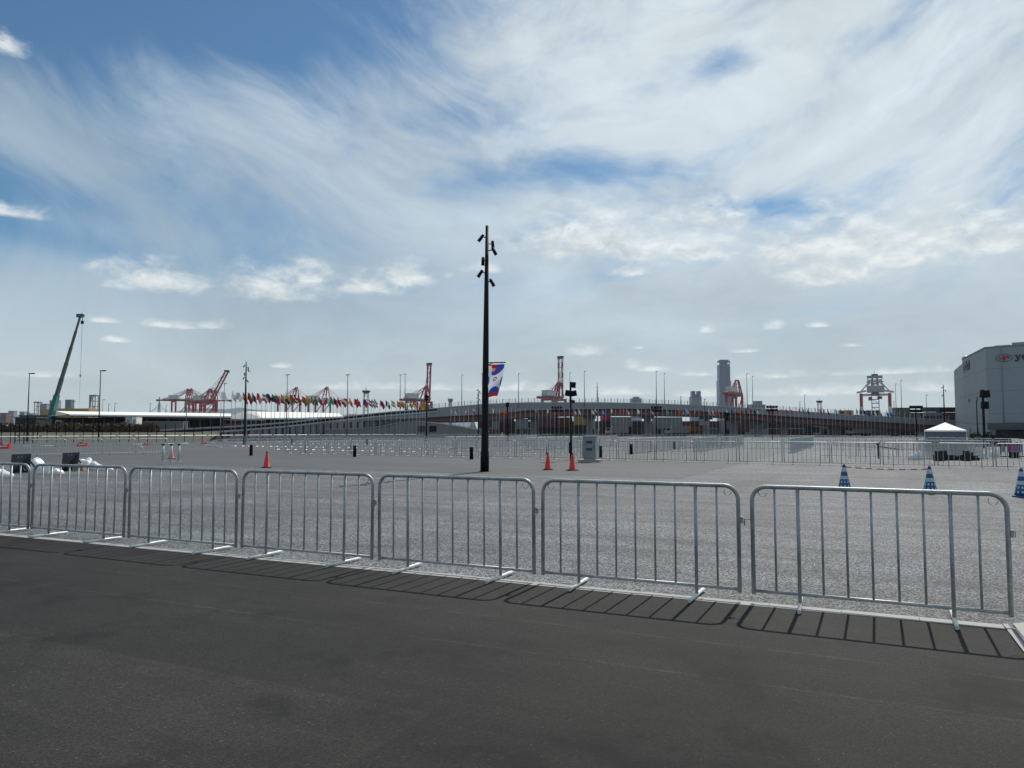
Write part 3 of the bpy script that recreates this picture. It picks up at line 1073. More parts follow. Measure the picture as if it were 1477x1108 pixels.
# ------------------------------------------------------------------ grey cabinet
p = gr(850, 667)
D = p.y
t = thing('utility_cabinet', 'grey steel electrical cabinet with two vent grilles on a concrete plinth', 'cabinet', (p.x, p.y, .004), R(-17))
mpx = D / F
w, dp, h = .66, .52, 1.16
b = MB(); b.box(-w / 2, 0, .22, w / 2, dp, 1.30); b.box(-w / 2 + .05, .04, .10, w / 2 - .05, dp - .04, .22)
b.build('body', mat('cabinet_paint', (.27, .30, .31), .5, var=.06), t)
b = MB(); b.box(-w / 2 - .03, -.03, 1.30, w / 2 + .03, dp + .03, 1.345); b.build('lid', PALE, t)
b = MB(); b.box(-w / 2 - .22, -.16, 0, w / 2 + .22, dp + .18, .13); b.build('plinth', CONC, t)
b = MB(); b.box(-w / 2 + .03, -.012, .25, w / 2 - .03, -.001, 1.27); b.build('door', GREY, t)
for z in (.60, .96):
    g = MB()
    for i in range(6): g.box(-.15, -.024, z + i * .022, .15, -.013, z + i * .022 + .011)
    g.build('vent_grille', BLACK, t)
g = MB(); g.box(.24, -.03, .74, .265, -.013, .86); g.build('handle', BLACK, t)


# ------------------------------------------------------------------ drop-arm gates
def gate(px, y0, y1, D, ex, ey, m, label):
    p = at(px, HZ, D)
    t = thing('barrier_gate', label, 'gate', (p.x, D, 0))
    H = at(px, y0, D).z
    b = MB(); b.tube([(0, 0, 0), (0, 0, H)], .045, 8); b.build('post', m, t)
    e = at(ex, ey, D - .3)
    b = MB(); b.beam((-.09, 0, H - .02), (.09, 0, H + .02), .1, .1); b.beam((.05, 0, H - .17), (e.x - p.x, -.3, e.z), .05); b.build('arm', m, t)


gate(788, 633.5, 655, 50, 814, 641, PALE, 'pale drop arm gate behind the left red cone of the pair')
gate(1266, 640, 650, 44, 1297, 648.5, BLACK, 'dark drop arm gate right of the queue lanes')
gate(881, 631, 640, 80, 901, 637.5, PALE, 'far pale drop arm gate right of the grey cabinet')

# ------------------------------------------------------------------ leaning boards, sacks, red blocks
def board(px0, px1, ytop, ybase, skew, label):
    a = gr(px0, ybase); b_ = gr(px1, ybase - 1.0)
    D = a.y
    t = thing('sign_board', label, 'board', tuple(a), 0, 'dark boards on the left')
    ta = at(px0 + skew, ytop, D + .25) - a; tb = at(px1 + skew, ytop - 1, D + .25) - a
    bw = b_ - a
    mb = MB()
    o = Vector((0, .04, 0))
    pts = [Vector((0, 0, .02)), bw + Vector((0, 0, .02)), tb, ta]
    v = pts + [q_ + o for q_ in pts]
    mb.v = [tuple(q_) for q_ in v]
    for f_ in ((0, 1, 2, 3), (7, 6, 5, 4), (0, 4, 5, 1), (1, 5, 6, 2), (2, 6, 7, 3), (3, 7, 4, 0)): mb.face(f_)
    mb.build('panel', mat('dark_board', (.022, .026, .032), .45), t)
    m2 = MB()
    for s_ in (.38, .56):
        q_ = ta.lerp(tb, s_) * .88 + bw * s_ * .12
        m2.box(q_.x, q_.y - .05, q_.z - .06, q_.x + .05, q_.y - .03, q_.z + .02)
    m2.build('clip', GREY, t)
    m3 = MB(); m3.beam(ta * .8 + o, Vector((.05, .62, .03)), .04); m3.beam(tb * .8 + o, bw + Vector((-.05, .62, .03)), .04)
    m3.build('strut', BLACK, t)
    return t


board(14.5, 42, 655.5, 683.5, 2.2, 'dark board propped on the ground, the left one of two')
board(88, 111.5, 653.5, 680, 2.6, 'dark board propped on the ground, the right one of two')


def sack(px, by, w, dpt, h, rz, label, m=PLASTIC, seed=0):
    p = gr(px, by)
    rnd = random.Random(seed)
    ph = [rnd.uniform(0, 6) for _ in range(6)]
    mb = MB()
    NU, NV = 20, 8
    for j in range(NV + 1):
        v_ = j / NV
        for i in range(NU):
            a = 2 * math.pi * i / NU
            rr = (1 + .10 * math.sin(3 * a + ph[0]) + .07 * math.sin(5 * a + ph[1]))
            fall = math.cos(v_ * math.pi / 2) ** .55
            x = math.cos(a) * w / 2 * rr * fall
            y = math.sin(a) * dpt / 2 * rr * fall
            z = h * math.sin(v_ * math.pi / 2) * (1 + .18 * math.sin(2.3 * a + ph[2]) + .12 * math.sin(x * 14 + ph[3]) + .10 * math.sin(y * 17 + ph[4])) + rnd.uniform(-.008, .008)
            mb.v.append((x, y, max(0, z)))
    for j in range(NV):
        for i in range(NU):
            a, c = j * NU + i, j * NU + (i + 1) % NU
            mb.face((a, c, c + NU, a + NU), 0, True)
    mb.face(tuple(NV * NU + i for i in range(NU)))
    o = mb.build('sack', m, None, (p.x, p.y, .004))
    o.rotation_euler = (0, 0, R(rz))
    return tag(o, label, 'sack', 'white sacks by the boards')


sack(2, 687.5, .75, .5, .20, 0, 'white plastic sack cut by the left edge', seed=1)
sack(47, 679, .85, .7, .42, 10, 'white plastic sack heaped against the left dark board', seed=2)
sack(63, 683.5, .75, .5, .32, -10, 'crumpled white sack at the right of the left board', seed=3)
sack(79, 684, .55, .4, .17, 20, 'small flat white sack right of the left board', seed=4)
sack(122, 677, .7, .6, .40, 0, 'rounded white sack leaning on the right dark board', seed=5)
sack(136, 678, .75, .5, .28, 8, 'grey-white sack right of the right dark board', seed=6)
sack(152, 678.5, .6, .4, .16, -5, 'lowest rightmost white sack of the heap', seed=7)
p = gr(108, 679)
b = MB(); b.box(-.4, -.2, 0, .45, .2, .13)
for i in range(3): b.box(-.2 + .05 * i, -.22, .14 + .05 * i, .42 - .04 * i, .2, .18 + .05 * i)
tag(b.build('cardboard_bundle', mat('cardboard', (.32, .27, .20), .85), None, (p.x, p.y, .004)), 'brown cardboard bundle between the right dark board and the sacks', 'cardboard')

for px, by, w_, lab in ((5, 647.3, 19, 'red plastic road block with white arrow at the left edge'), (119, 643.8, 14, 'red road block with white arrow, second from the left'),
                        (210.5, 642.4, 8.5, 'red road block with white arrow, third from the left'), (294, 640.6, 8.5, 'red road block with white arrow, fourth from the left')):
    p = gr(px, by)
    W_ = w_ * p.y / F
    t = thing('road_block', lab, 'road block', (p.x, p.y, .004), 0, 'red arrow road blocks')
    s_ = W_ / 1.2
    b = MB(); b.box(-.6 * s_, -.2, 0, .6 * s_, .2, .10); b.box(-.55 * s_, -.14, .10, .55 * s_, .14, .36 * s_); b.box(-.30 * s_, -.10, .36 * s_, .52 * s_, .10, .50 * s_)
    b.build('body', CONE_R, t)
    b = MB()
    b.poly([(-.42 * s_, -.146, .22 * s_), (-.18 * s_, -.146, .09 * s_), (-.18 * s_, -.146, .35 * s_)])
    b.poly([(-.18 * s_, -.146, .17 * s_), (.42 * s_, -.146, .17 * s_), (.42 * s_, -.146, .27 * s_), (-.18 * s_, -.146, .27 * s_)])
    b.poly([(-.05 * s_, -.106, .37 * s_), (.45 * s_, -.106, .37 * s_), (.45 * s_, -.106, .49 * s_), (.05 * s_, -.106, .49 * s_)])
    b.build('arrow', WHITE, t)

# ------------------------------------------------------------------ white tent
D = 65.0
a, c, pk = at(1334, 621, D), at(1393.5, 621, D), at(1361.5, 610.8, D + 1.7)
W_ = 3.05
t = thing('event_tent', 'white pyramid-roofed tent with grey side walls', 'tent', (at(1363.5, HZ, D).x, D, 0), R(-30))
ze, zp = 1.66, 2.36
b = MB()
n = 8
rows_ = []
for j in range(n + 1):
    s_ = j / n
    hw = (W_ / 2 + .08) * (1 - s_)
    z = ze + (zp - ze) * (s_ ** 1.12)
    rows_.append((hw, z))
for j in range(n):
    (h0, z0), (h1, z1) = rows_[j], rows_[j + 1]
    cy = W_ / 2
    for (sx0, sy0, sx1, sy1) in ((-1, -1, 1, -1), (1, -1, 1, 1), (1, 1, -1, 1), (-1, 1, -1, -1)):
        P = [(h0 * sx0, cy + h0 * sy0, z0), (h0 * sx1, cy + h0 * sy1, z0), (h1 * sx1, cy + h1 * sy1, z1), (h1 * sx0, cy + h1 * sy0, z1)]
        b.poly(P if j < n - 1 else P[:3])
hw = W_ / 2 + .08
for (x0, y0, x1, y1) in ((-hw, W_ / 2 - hw, hw, W_ / 2 - hw), (-hw, W_ / 2 - hw, -hw, W_ / 2 + hw), (hw, W_ / 2 - hw, hw, W_ / 2 + hw)):
    b.poly([(x0, y0, ze), (x1, y1, ze), (x1, y1, ze - .14), (x0, y0, ze - .14)])
b.build('roof', CANVAS, t)
tw = mat('tent_wall_grey_blue', (.13, .15, .19), .7, var=.12, scale=1.5)
for (x0, y0, x1, y1) in ((-W_ / 2, 0, W_ / 2, 0), (-W_ / 2, 0, -W_ / 2, W_), (W_ / 2, 0, W_ / 2, W_), (-W_ / 2, W_, W_ / 2, W_)):
    b = MB()
    N = 24
    for i in range(N + 1):
        s_ = i / N
        wv = .035 * math.sin(i * 1.7)
        x, y = x0 + (x1 - x0) * s_, y0 + (y1 - y0) * s_
        if x0 == x1: x += wv
        else: y += wv
        b.v += [(x, y, .02), (x, y, ze - .02)]
    for i in range(N): b.face((2 * i, 2 * i + 2, 2 * i + 3, 2 * i + 1), 0, True)
    b.build('side_wall', tw, t)
for sx in (-1, 1):
    for yy in (0, W_):
        b = MB(); b.tube([(sx * (W_ / 2 + .03), yy - .03, 0), (sx * (W_ / 2 + .03), yy - .03, ze)], .025, 6); b.build('leg', PALE, t)

# stored black and white bits below the tent, hedge and small posters at the far right
rnd = random.Random(5)
for i in range(9):
    p = gr(1345 + i * 6.3 + rnd.uniform(-1.5, 1.5), 664 + rnd.uniform(-.5, .5))
    w_, h_ = rnd.uniform(.16, .26), rnd.uniform(.2, .55)
    b = MB(); b.box(-w_, -.15, 0, w_, .15, h_ * .6); b.box(-w_ * .6, -.12, h_ * .6, w_ * .5, .12, h_); b.tube([(w_ * .3, 0, h_ * .5), (w_ * .9, .1, h_ * 1.1)], .03, 6)
    o = b.build('equipment_case', DKC, None, (p.x, p.y - .6, .004)); o.rotation_euler = (0, 0, rnd.uniform(-.6, .6))
    tag(o, 'small black equipment case in the heap below the tent, %s from left' % nth(i), 'case', 'black equipment heap')
for i, px in enumerate((1316, 1321, 1326, 1419, 1430, 1437)):
    o = sack(px, 663.5 if i < 3 else 659.5, .38, .3, .26 + .06 * (i % 3), 20 * i, ['white bag at the left foot of the stored barriers', 'middle white bag at the foot of the stored barriers', 'right white bag beside the stored barriers',
             'low white bag left of the poster frames', 'white bag in front of the dark hedge', 'white bag just left of the poster frames'][i], seed=20 + i)
    o['group'] = 'white bags at the right'


def leaf_clump(name, m, blobs, n, size, seed, parent=None, loc=None):
    rnd = random.Random(seed)
    b = MB()
    for i in range(n):
        (cx, cy, cz, rx, ry, rz) = rnd.choice(blobs)
        while True:
            v = Vector((rnd.uniform(-1, 1), rnd.uniform(-1, 1), rnd.uniform(-1, 1)))
            if v.length < 1: break
        v = v.normalized() * (v.length ** .4)
        p_ = Vector((cx + v.x * rx, cy + v.y * ry, cz + v.z * rz))
        if p_.z < .02: p_.z = .02
        d1_ = Vector((rnd.gauss(0, 1), rnd.gauss(0, 1), rnd.gauss(0, 1))).normalized() * size * rnd.uniform(.6, 1.3)
        d2_ = d1_.cross(Vector((rnd.gauss(0, 1), rnd.gauss(0, 1), rnd.gauss(0, 1)))).normalized() * size * rnd.uniform(.5, 1)
        o = len(b.v)
        b.v += [tuple(p_ - d1_), tuple(p_ + d2_), tuple(p_ + d1_), tuple(p_ - d2_)]
        b.face((o, o + 1, o + 2, o + 3))
    return b.build(name, m, parent, loc)


D = 78
x0, x1 = at(1399, HZ, D).x, at(1454, HZ, D).x
bl_ = [(x0 + (x1 - x0) * (i + .5) / 9, D, .55 + .25 * math.sin(i * 2.1), .42, .5, .75) for i in range(9)]
tag(leaf_clump('hedge', mat('black_green_leaf', (.012, .016, .012), .8), bl_, 2600, .10, 3), 'low dark ragged hedge right of the white tent', 'hedge')
for px, colr, nm, lab in ((1447, (.20, .21, .22), 'grey', 'grey poster frame left of the purple one'), (1457, (.22, .05, .24), 'purple', 'purple poster frame at the far right'),
                          (1464, (.40, .05, .12), 'crimson', 'crimson poster frame right of the purple one'), (1472, (.09, .10, .30), 'blue', 'blue-violet poster frame nearest the right edge')):
    p = gr(px, 659)
    t = thing('poster_frame', lab, 'poster', (p.x, p.y, .004), 0, 'poster frames at the right')
    b = MB(); b.box(-.14, 0, .30, .14, .03, .86); b.build('panel', mat('poster_' + nm, colr, .5, var=.5, scale=6), t)
    b = MB(); b.box(-.15, -.01, .08, -.13, .04, .9); b.box(.13, -.01, .08, .15, .04, .9); b.box(-.15, -.1, 0, .15, .14, .05); b.build('stand', BLACK, t)
b = MB(); p = gr(1447, 660); b.box(-.22, -.15, 0, .22, .15, .34); b.box(-.25, -.18, .34, .25, .18, .37)
tag(b.build('crate', BLACK, None, (p.x, p.y - 1, .004)), 'black crate in front of the grey poster frame', 'crate')

# ------------------------------------------------------------------ warehouse
CN, LF = at(1426, HZ, 170), at(1391.5, HZ, 198)
LB2 = at(1379, HZ, 222)
RT = at(1560, HZ, 158)
WH = 20.6
t = thing('warehouse', 'large grey panelled warehouse with oval red emblem sign', 'warehouse', (CN.x, CN.y, 0))
o3 = Vector((CN.x, CN.y, 0))
C2, L2, B2, R2 = [Vector((v.x, v.y, 0)) - o3 for v in (CN, LF, LB2, RT)]
ins = Vector((.5, 1, 0)) * 1.2
core = MB()


def prism(b, pts, z0, z1):
    n = len(pts)
    o = len(b.v)
    b.v += [(q_.x, q_.y, z0) for q_ in pts] + [(q_.x, q_.y, z1) for q_ in pts]
    b.face(tuple(o + i for i in range(n)))
    b.face(tuple(o + n + i for i in reversed(range(n))))
    for i in range(n): b.face((o + i, o + (i + 1) % n, o + n + (i + 1) % n, o + n + i))


nL = (C2 - L2).normalized(); nL = Vector((nL.y, -nL.x, 0)) * (1 if nL.y < 0 else -1)   # outward normal of left face
if nL.x > 0: nL = -nL
nR = (R2 - C2).normalized(); nR = Vector((nR.y, -nR.x, 0))
if nR.y > 0: nR = -nR
back = Vector((60, 60, 0))
prism(core, [C2 - nL * .3 - nR * .3, R2 - nR * .3, R2 + back, L2 + back, L2 - nL * .3], 0, WH - .05)
core.build('wall_core', mat('joint_dark', (.10, .11, .12), .8), t)
W_P = mat('warehouse_panel', (.28, .31, .325), .6, var=.05, scale=.2)
zs = [0, at(0, 597, 170).z, at(0, 564.5, 170).z, at(0, 532.5, 170).z, WH]


def panels(A, B, n, nrm, off=0.0, zt=None):
    d = (B - A) / n
    zz = list(zs)
    if zt: zz[-1] = zt
    for i in range(n):
        for j in range(len(zz) - 1):
            g = .018
            dn = d.normalized() * g
            p0, p1 = A + d * i + dn, A + d * (i + 1) - dn
            q0, q1 = p0 - nrm * .28, p1 - nrm * .28
            b = MB()
            prism(b, [p0, p1, q1, q0], zz[j] + (g if j else 0), zz[j + 1] - (g if j < len(zz) - 2 else 0))
            b.build('cladding_panel', W_P, t)


panels(L2, C2, 8, nL)
panels(C2, R2, 2, nR)
an = MB()
prism(an, [L2 + nL * -.4, B2 - nL * .4, B2 + back, L2 + back * .8], 0, WH - 1.2)
an.build('annex_core', MATS['joint_dark'], t)
panels(B2, L2, 3, nL, zt=WH - 1.1)
for (x0, x1, h_) in ((1439, 1463, .35), (1466, 1500, .75), (1427.5, 1438, .10)):
    fr_ = [(x - 1426) / (1560 - 1426) for x in (x0, x1)]
    A3_, B3_ = C2.lerp(R2, fr_[0]) - nR * .5, C2.lerp(R2, fr_[1]) - nR * .5
    b = MB()
    prism(b, [A3_, B3_, B3_ - nR * 6, A3_ - nR * 6], WH - .05, WH + h_)
    b.build('roof_monitor', W_P, t)
a = at(1394, HZ, 197); A3_ = Vector((a.x + .8, a.y, 0)) - o3
b = MB(); b.tube([A3_ + Vector((0, 0, WH)), A3_ + Vector((0, 0, WH + .5)), A3_ + Vector((0, 0, WH + .9))], [.95, 1.1, .3], 10); b.build('roof_vent', GREY, t)
for fx_ in (.18, .52, .86):
    q0 = C2.lerp(R2, fx_) + nR * .12
    b = MB(); b.tube([(q0.x, q0.y, .2), (q0.x, q0.y, WH - .3)], .09, 6); b.build('downpipe', GREY, t)
b = MB(); b.beam(L2 + nL * .06 + Vector((0, 0, WH + .06)), C2 + nL * .06 + Vector((0, 0, WH + .06)), .22, .18); b.beam(C2 + nR * .06 + Vector((0, 0, WH + .06)), R2 + nR * .06 + Vector((0, 0, WH + .06)), .22, .18)
b.build('coping', GREY, t)
for fx_ in (.25, .6):
    q0, q1 = L2.lerp(C2, fx_) + nL * .04, L2.lerp(C2, fx_ + .035) + nL * .04
    b = MB(); prism(b, [q0, q1, q1 + nL * .08, q0 + nL * .08], 0, 2.3); b.build('door', GREY, t)
    b = MB(); prism(b, [q0, q1, q1 + nL * .25, q0 + nL * .25], 9.0, 9.8); b.build('wall_vent', GREY, t)
# loading canopy, low
a, c = at(1441, HZ, 165), at(1520, HZ, 158)
A3_, B3_ = Vector((a.x, a.y, 0)) - o3, Vector((c.x, c.y, 0)) - o3
b = MB(); prism(b, [A3_ - Vector((0, 3, 0)), B3_ - Vector((0, 3, 0)), B3_ + Vector((0, 4, 0)), A3_ + Vector((0, 4, 0))], 1.9, 3.4)
b.build('loading_canopy', mat('canopy_blue_grey', (.05, .065, .085), .6), t)
b = MB(); prism(b, [A3_ + Vector((.6, -2, 0)), B3_ - Vector((0, 2, 0)), B3_ + Vector((0, 2, 0)), A3_ + Vector((.6, 2, 0))], 0, 1.9)
b.build('loading_bay', DKC, t)

# signs: oval emblem and bold letters standing proud of the wall
INK, EMR = mat('sign_black', (.012, .014, .02), .5), mat('sign_red', (.40, .02, .02), .5)


def ring_pts(cx, cy, rx, ry, n=32): return [(cx + rx * math.cos(2 * math.pi * i / n), cy + ry * math.sin(2 * math.pi * i / n)) for i in range(n)]


def wall_shape(b, O, ax, nrm, pts, d0, d1):
    o = len(b.v); n = len(pts)
    for dd in (d0, d1):
        for (x, z) in pts: b.v.append(tuple(O + ax * x + Vector((0, 0, z)) + nrm * dd))
    b.face(tuple(o + n + i for i in range(n)))
    for i in range(n): b.face((o + i, o + (i + 1) % n, o + n + (i + 1) % n, o + n + i))


def wall_ring(b, O, ax, nrm, cx, cy, rx, ry, tx, tz, d0, d1, n=32):
    A = ring_pts(cx, cy, rx, ry, n); B = ring_pts(cx, cy, rx - tx, ry - tz, n)
    o = len(b.v)
    for (x, z) in A + B: b.v.append(tuple(O + ax * x + Vector((0, 0, z)) + nrm * d1))
    for i in range(n):
        j = (i + 1) % n
        b.face((o + i, o + j, o + n + j, o + n + i))


def sign(O, ax, nrm, sc, text):
    s = bpy.data.objects.new('sign', None); COL.objects.link(s); s.parent = t; s.location = O
    Z0 = Vector((0, 0, 0))
    b = MB(); wall_ring(b, Z0, ax, nrm, 0, 0, 1.62 * sc, .88 * sc, .10 * sc, .10 * sc, 0, .10); b.build('oval_ring', INK, s)
    b = MB(); wall_shape(b, Z0, ax, nrm, [(x, z) for x, z in ((-1.1, .30), (-.95, .35), (-.85, .05), (-.55, .0), (-.35, .30), (-.1, .45), (.15, .45), (.15, -.50), (-.28, -.50), (-.28, -.25), (-.55, -.28), (-.95, -.10))] if False else
                          [(x * sc, z * sc) for x, z in ((-1.12, .26), (-1.0, .30), (-.85, .02), (-.52, .0), (-.33, .30), (-.12, .50), (.22, .50), (.22, -.52), (-.22, -.52), (-.22, -.22), (-.55, -.30), (-.95, -.16))], 0, .12)
    wall_shape(b, Z0, ax, nrm, [(x * sc, z * sc) for x, z in ((.22, .48), (.75, .48), (.75, .32), (.22, .32))], 0, .12)
    wall_shape(b, Z0, ax, nrm, [(x, z) for x, z in ring_pts(.80 * sc, .08 * sc, .30 * sc, .26 * sc, 16)], 0, .13)
    b.build('emblem', EMR, s)
    x0 = 1.95 * sc
    for ch in text:
        b = MB()
        if ch == 'y':
            for pts in ([(0, .52), (.62, .52), (.62, .42), (0, .42)], [(.12, .42), (.46, .42), (.82, -.38), (.58, -.62)], [(.80, .52), (1.28, .52), (1.28, .42), (.80, .42)],
                        [(.96, .42), (1.12, .42), (.62, -.80), (.42, -.80)], [(.05, -.62), (.30, -.58), (.58, -.80), (.40, -.92), (.12, -.90)]):
                wall_shape(b, Z0, ax, nrm, [(x0 + x * sc, z * sc) for x, z in pts][::-1], 0, .12)
            adv = 1.30
        elif ch == 'o':
            n = 24
            A = ring_pts(x0 + .58 * sc, -.05 * sc, .56 * sc, .58 * sc, n); B = ring_pts(x0 + .58 * sc, -.05 * sc, .18 * sc, .46 * sc, n)
            o = 0
            for (x, z) in A + B: b.v.append(tuple(ax * x + Vector((0, 0, z)) + nrm * .12))
            for i in range(n):
                j = (i + 1) % n
                b.face((i, j, n + j, n + i))
            adv = 1.28
        elif ch in 'hdl':
            strokes = [[(.0, .95), (.34, .95), (.34, -.6), (.0, -.6)]]
            if ch == 'h': strokes += [[(.34, .45), (.9, .45), (.9, -.6), (.62, -.6), (.62, .2), (.34, .2)]]
            for pts in strokes: wall_shape(b, Z0, ax, nrm, [(x0 + x * sc, z * sc) for x, z in pts], 0, .12)
            adv = {'h': 1.05, 'd': .5, 'l': .5}[ch]
        else:
            wall_ring(b, Z0, ax, nrm, x0 + .42 * sc, -.08 * sc, .42 * sc, .52 * sc, .22 * sc, .14 * sc, 0, .12, 16)
            wall_shape(b, Z0, ax, nrm, [(x0 + x * sc, z * sc) for x, z in ((.62, .44), (.88, .44), (.88, -.6), (.62, -.6))], 0, .12)
            adv = 1.0
        b.build('letter', INK, s)
        x0 += adv * sc


axR = (R2 - C2).normalized(); axL = (C2 - L2).normalized()
sp = at(1446.3, 515.8, 166.5) - o3
tpar = (Vector((sp.x, sp.y, 0)) - C2).dot(axR)
sign(C2 + axR * tpar + Vector((0, 0, sp.z)) + nR * .06, axR, nR, 1.02, 'yo')
tl = (L2 - C2).length
sign(L2 + axL * tl * .12 + Vector((0, 0, at(1394.5, 531, 196).z)) + nL * .06, axL, nL, 1.6, 'hal')
# two cables over the tent side
cbm = MB()
a, c = at(1378, 607.5, 150), at(1500, 612.5, 120)
for dz in (0, -.25):
    cbm.tube([a.lerp(c, s_) + Vector((0, 0, dz - 1.0 * math.sin(math.pi * s_) * .3)) for s_ in [i / 8 for i in range(9)]], .03, 4)
tag(cbm.build('overhead_cable', BLACK), 'dark overhead cables sagging in front of the warehouse', 'cable')

# ------------------------------------------------------------------ overpass
secs = [  # px, D, parapet top y, parapet bottom y, girder bottom y
    (222, 150, 621.2, 623.2, None), (289, 156, 618.0, 620.6, None), (349, 163, 615.0, 619.0, None), (420, 172, 609.2, 614.6, None), (485, 182, 602.0, 609.5, None),
    (525, 189, 598.0, 607.0, 618.0), (564, 196, 594.2, 605.0, 612.0), (607, 204, 591.0, 603.0, 608.5), (647, 211, 587.5, 600.5, 609.5), (696, 219, 583.5, 598.2, 608.0), (728, 222, 582.0, 595.2, 605.8), (760, 224, 581.0, 592.2, 602.8),
    (812, 225, 581.0, 590.8, 600.5), (864, 225, 581.0, 590.0, 599.5), (905, 225, 581.6, 589.7, 599.6), (940, 225, 582.6, 590.0, 600.0), (985, 226, 584.2, 592.0, 600.6), (1024, 227, 586.0, 594.0, 601.0), (1089, 228, 589.5, 597.5, 606.0), (1125, 229, 592.0, 600.0, 609.8),
    (1160, 230, 594.2, 602.2, 612.4), (1224, 232, 598.3, 606.4, 616.2), (1280, 235, 601.4, 609.4, 619.2), (1330, 238, 604.2, 612.4, 622.0), (1400, 244, 607.5, 615.5, 625.0)]
ov = thing('overpass', 'long arched road overpass with pale parapet and brown girder behind the flags', 'bridge', (0, 0, 0))


def strip(a, b_, ya, yb, ofs=0.0):
    pass


par, top, gir, pipe, rail, wall, deck = MB(), MB(), MB(), MB(), MB(), MB(), MB()
prev = None


def interp(px):
    for i in range(len(secs) - 1):
        if secs[i][0] <= px <= secs[i + 1][0]:
            f_ = (px - secs[i][0]) / (secs[i + 1][0] - secs[i][0])
            a, b_ = secs[i], secs[i + 1]
            g = None if a[4] is None or b_[4] is None else a[4] + (b_[4] - a[4]) * f_
            return [a[j] + (b_[j] - a[j]) * f_ for j in range(1, 4)] + [g]


def quad(b, p0, p1, p2, p3): b.poly([p0, p1, p2, p3])


DEPTH = Vector((0, 13, 0))
for i in range(len(secs) - 1):
    (xa, Da, t0, b0_, g0), (xb, Db, t1, b1_, g1) = secs[i], secs[i + 1]
    A, B = at(xa, t0, Da), at(xb, t1, Db)
    C_, Dd = at(xa, b0_, Da), at(xb, b1_, Db)
    th = Vector((0, .35, 0))
    quad(par, A, B, Dd, C_)                                   # outer face
    quad(par, A, A + th, B + th, B)                           # top
    quad(par, A + th, C_ + th, Dd + th, B + th)               # inner face
    quad(par, C_, Dd, Dd + th, C_ + th)
    top.beam(A + Vector((0, .17, .09)), B + Vector((0, .17, .09)), .30, .16)
    # far parapet and deck
    quad(par, A + DEPTH, C_ + DEPTH, Dd + DEPTH, B + DEPTH)
    quad(deck, C_ + th, Dd + th, Dd + DEPTH, C_ + DEPTH)
    lo = Vector((0, 0, -.25))
    quad(deck, C_ + lo + th, C_ + DEPTH + lo, Dd + DEPTH + lo, Dd + lo + th)
    if g0 is not None and g1 is not None:
        s1_ = Vector((0, 1.1, 0))
        E, G = at(xa, g0, Da + 1.1), at(xb, g1, Db + 1.1)
        quad(gir if xa >= 600 else wall, C_ + s1_, Dd + s1_, G, E)
        quad(gir if xa >= 600 else wall, E, G, G + Vector((0, 9, 0)), E + Vector((0, 9, 0)))
        quad(gir, C_ + DEPTH, E + Vector((0, 9, 0)), G + Vector((0, 9, 0)), Dd + DEPTH)
        pipe.beam(E + Vector((0, -.1, .1)), G + Vector((0, -.1, .1)), .35, .3)
    else:
        A0, B0 = Vector((C_.x, C_.y, 0)), Vector((Dd.x, Dd.y, 0))
        quad(wall, C_ + Vector((0, .2, 0)), Dd + Vector((0, .2, 0)), B0 + Vector((0, .2, 0)), A0 + Vector((0, .2, 0)))
        quad(wall, A0 + DEPTH, B0 + DEPTH, Dd + DEPTH, C_ + DEPTH)
parapet = par.build('parapet', CONC_D, ov)
top.build('parapet_cap', mat('cap_pale', (.42, .43, .43), .6), ov)
deck.build('deck', CONC_D, ov)
gir.build('girder', GIRD, ov)
pipe.build('girder_flange', mat('girder_flange_dark', (.05, .03, .03), .6), ov)
wall.build('retaining_wall', mat('retaining_wall_grey', (.24, .25, .26), .85, var=.15, scale=.5), ov)
# guard rail of the ramp: dark rail above the pale cap
dr, ledge = MB(), MB()
px = 222
last = None
while px <= 640:
    Dv, ty, _, _ = interp(px)
    q_ = at(px, ty, Dv) + Vector((0, -.16, -.42))
    if last is not None:
        dr.beam(last, q_, .20, .48)
        ledge.beam(last + Vector((0, -.12, -.42)), q_ + Vector((0, -.12, -.46)), .34, .34)
    last = q_
    px += 12
dr.build('guard_rail', BLACK, ov); ledge.build('ledge', MATS['cap_pale'], ov)
# fence on the parapet from mid-ramp on
fp, fr = MB(), MB()
px, last, kx = 624.0, None, 0
while px < 1372:
    Dv, ty, _, _ = interp(px)
    q_ = at(px, ty, Dv) + Vector((0, .17, .15))
    H_ = 1.25 if kx % 2 == 0 else 1.05
    fp.beam(q_, q_ + Vector((0, 0, H_)), .20 if kx % 2 == 0 else .09, .10)
    if last is not None:
        for z_ in (.25, .62, 1.0): fr.beam(last + Vector((0, 0, z_)), q_ + Vector((0, 0, z_)), .045)
    last = q_
    px += 4.6
    kx += 1
tag(fp.build('fence_posts', mat('fence_grey', (.34, .36, .37), .5, .4), ov), kind='stuff')
tag(fr.build('fence_rails', MATS['fence_grey'], ov), kind='stuff')
# wall ribs on the ramp side
px = 300
while px < 600:
    Dv, ty, by_, g_ = interp(px)
    lowz = 0.05
    topq = at(px, by_ + 1.0, Dv)
    b = MB(); b.box(-.28, -.12, lowz, .28, .18, max(.3, topq.z)); b.build('wall_rib', mat('rib_dark', (.045, .048, .052), .8), ov, (topq.x, Dv, 0))
    px += 9.8
# piers
for px in (770, 850, 934, 1018, 1058, 1092, 1130, 1205, 1290):
    Dv, ty, by_, g_ = interp(px)
    q_ = at(px, g_, Dv + 5)
    b = MB(); b.box(-1.0, -.9, 0, 1.0, .9, q_.z - .9); b.box(-1.9, -1.1, q_.z - .9, 1.9, 1.1, q_.z + .25)
    b.build('pier', mat('pier_concrete', (.20, .20, .20), .85), ov, (q_.x, Dv + 5, 0))

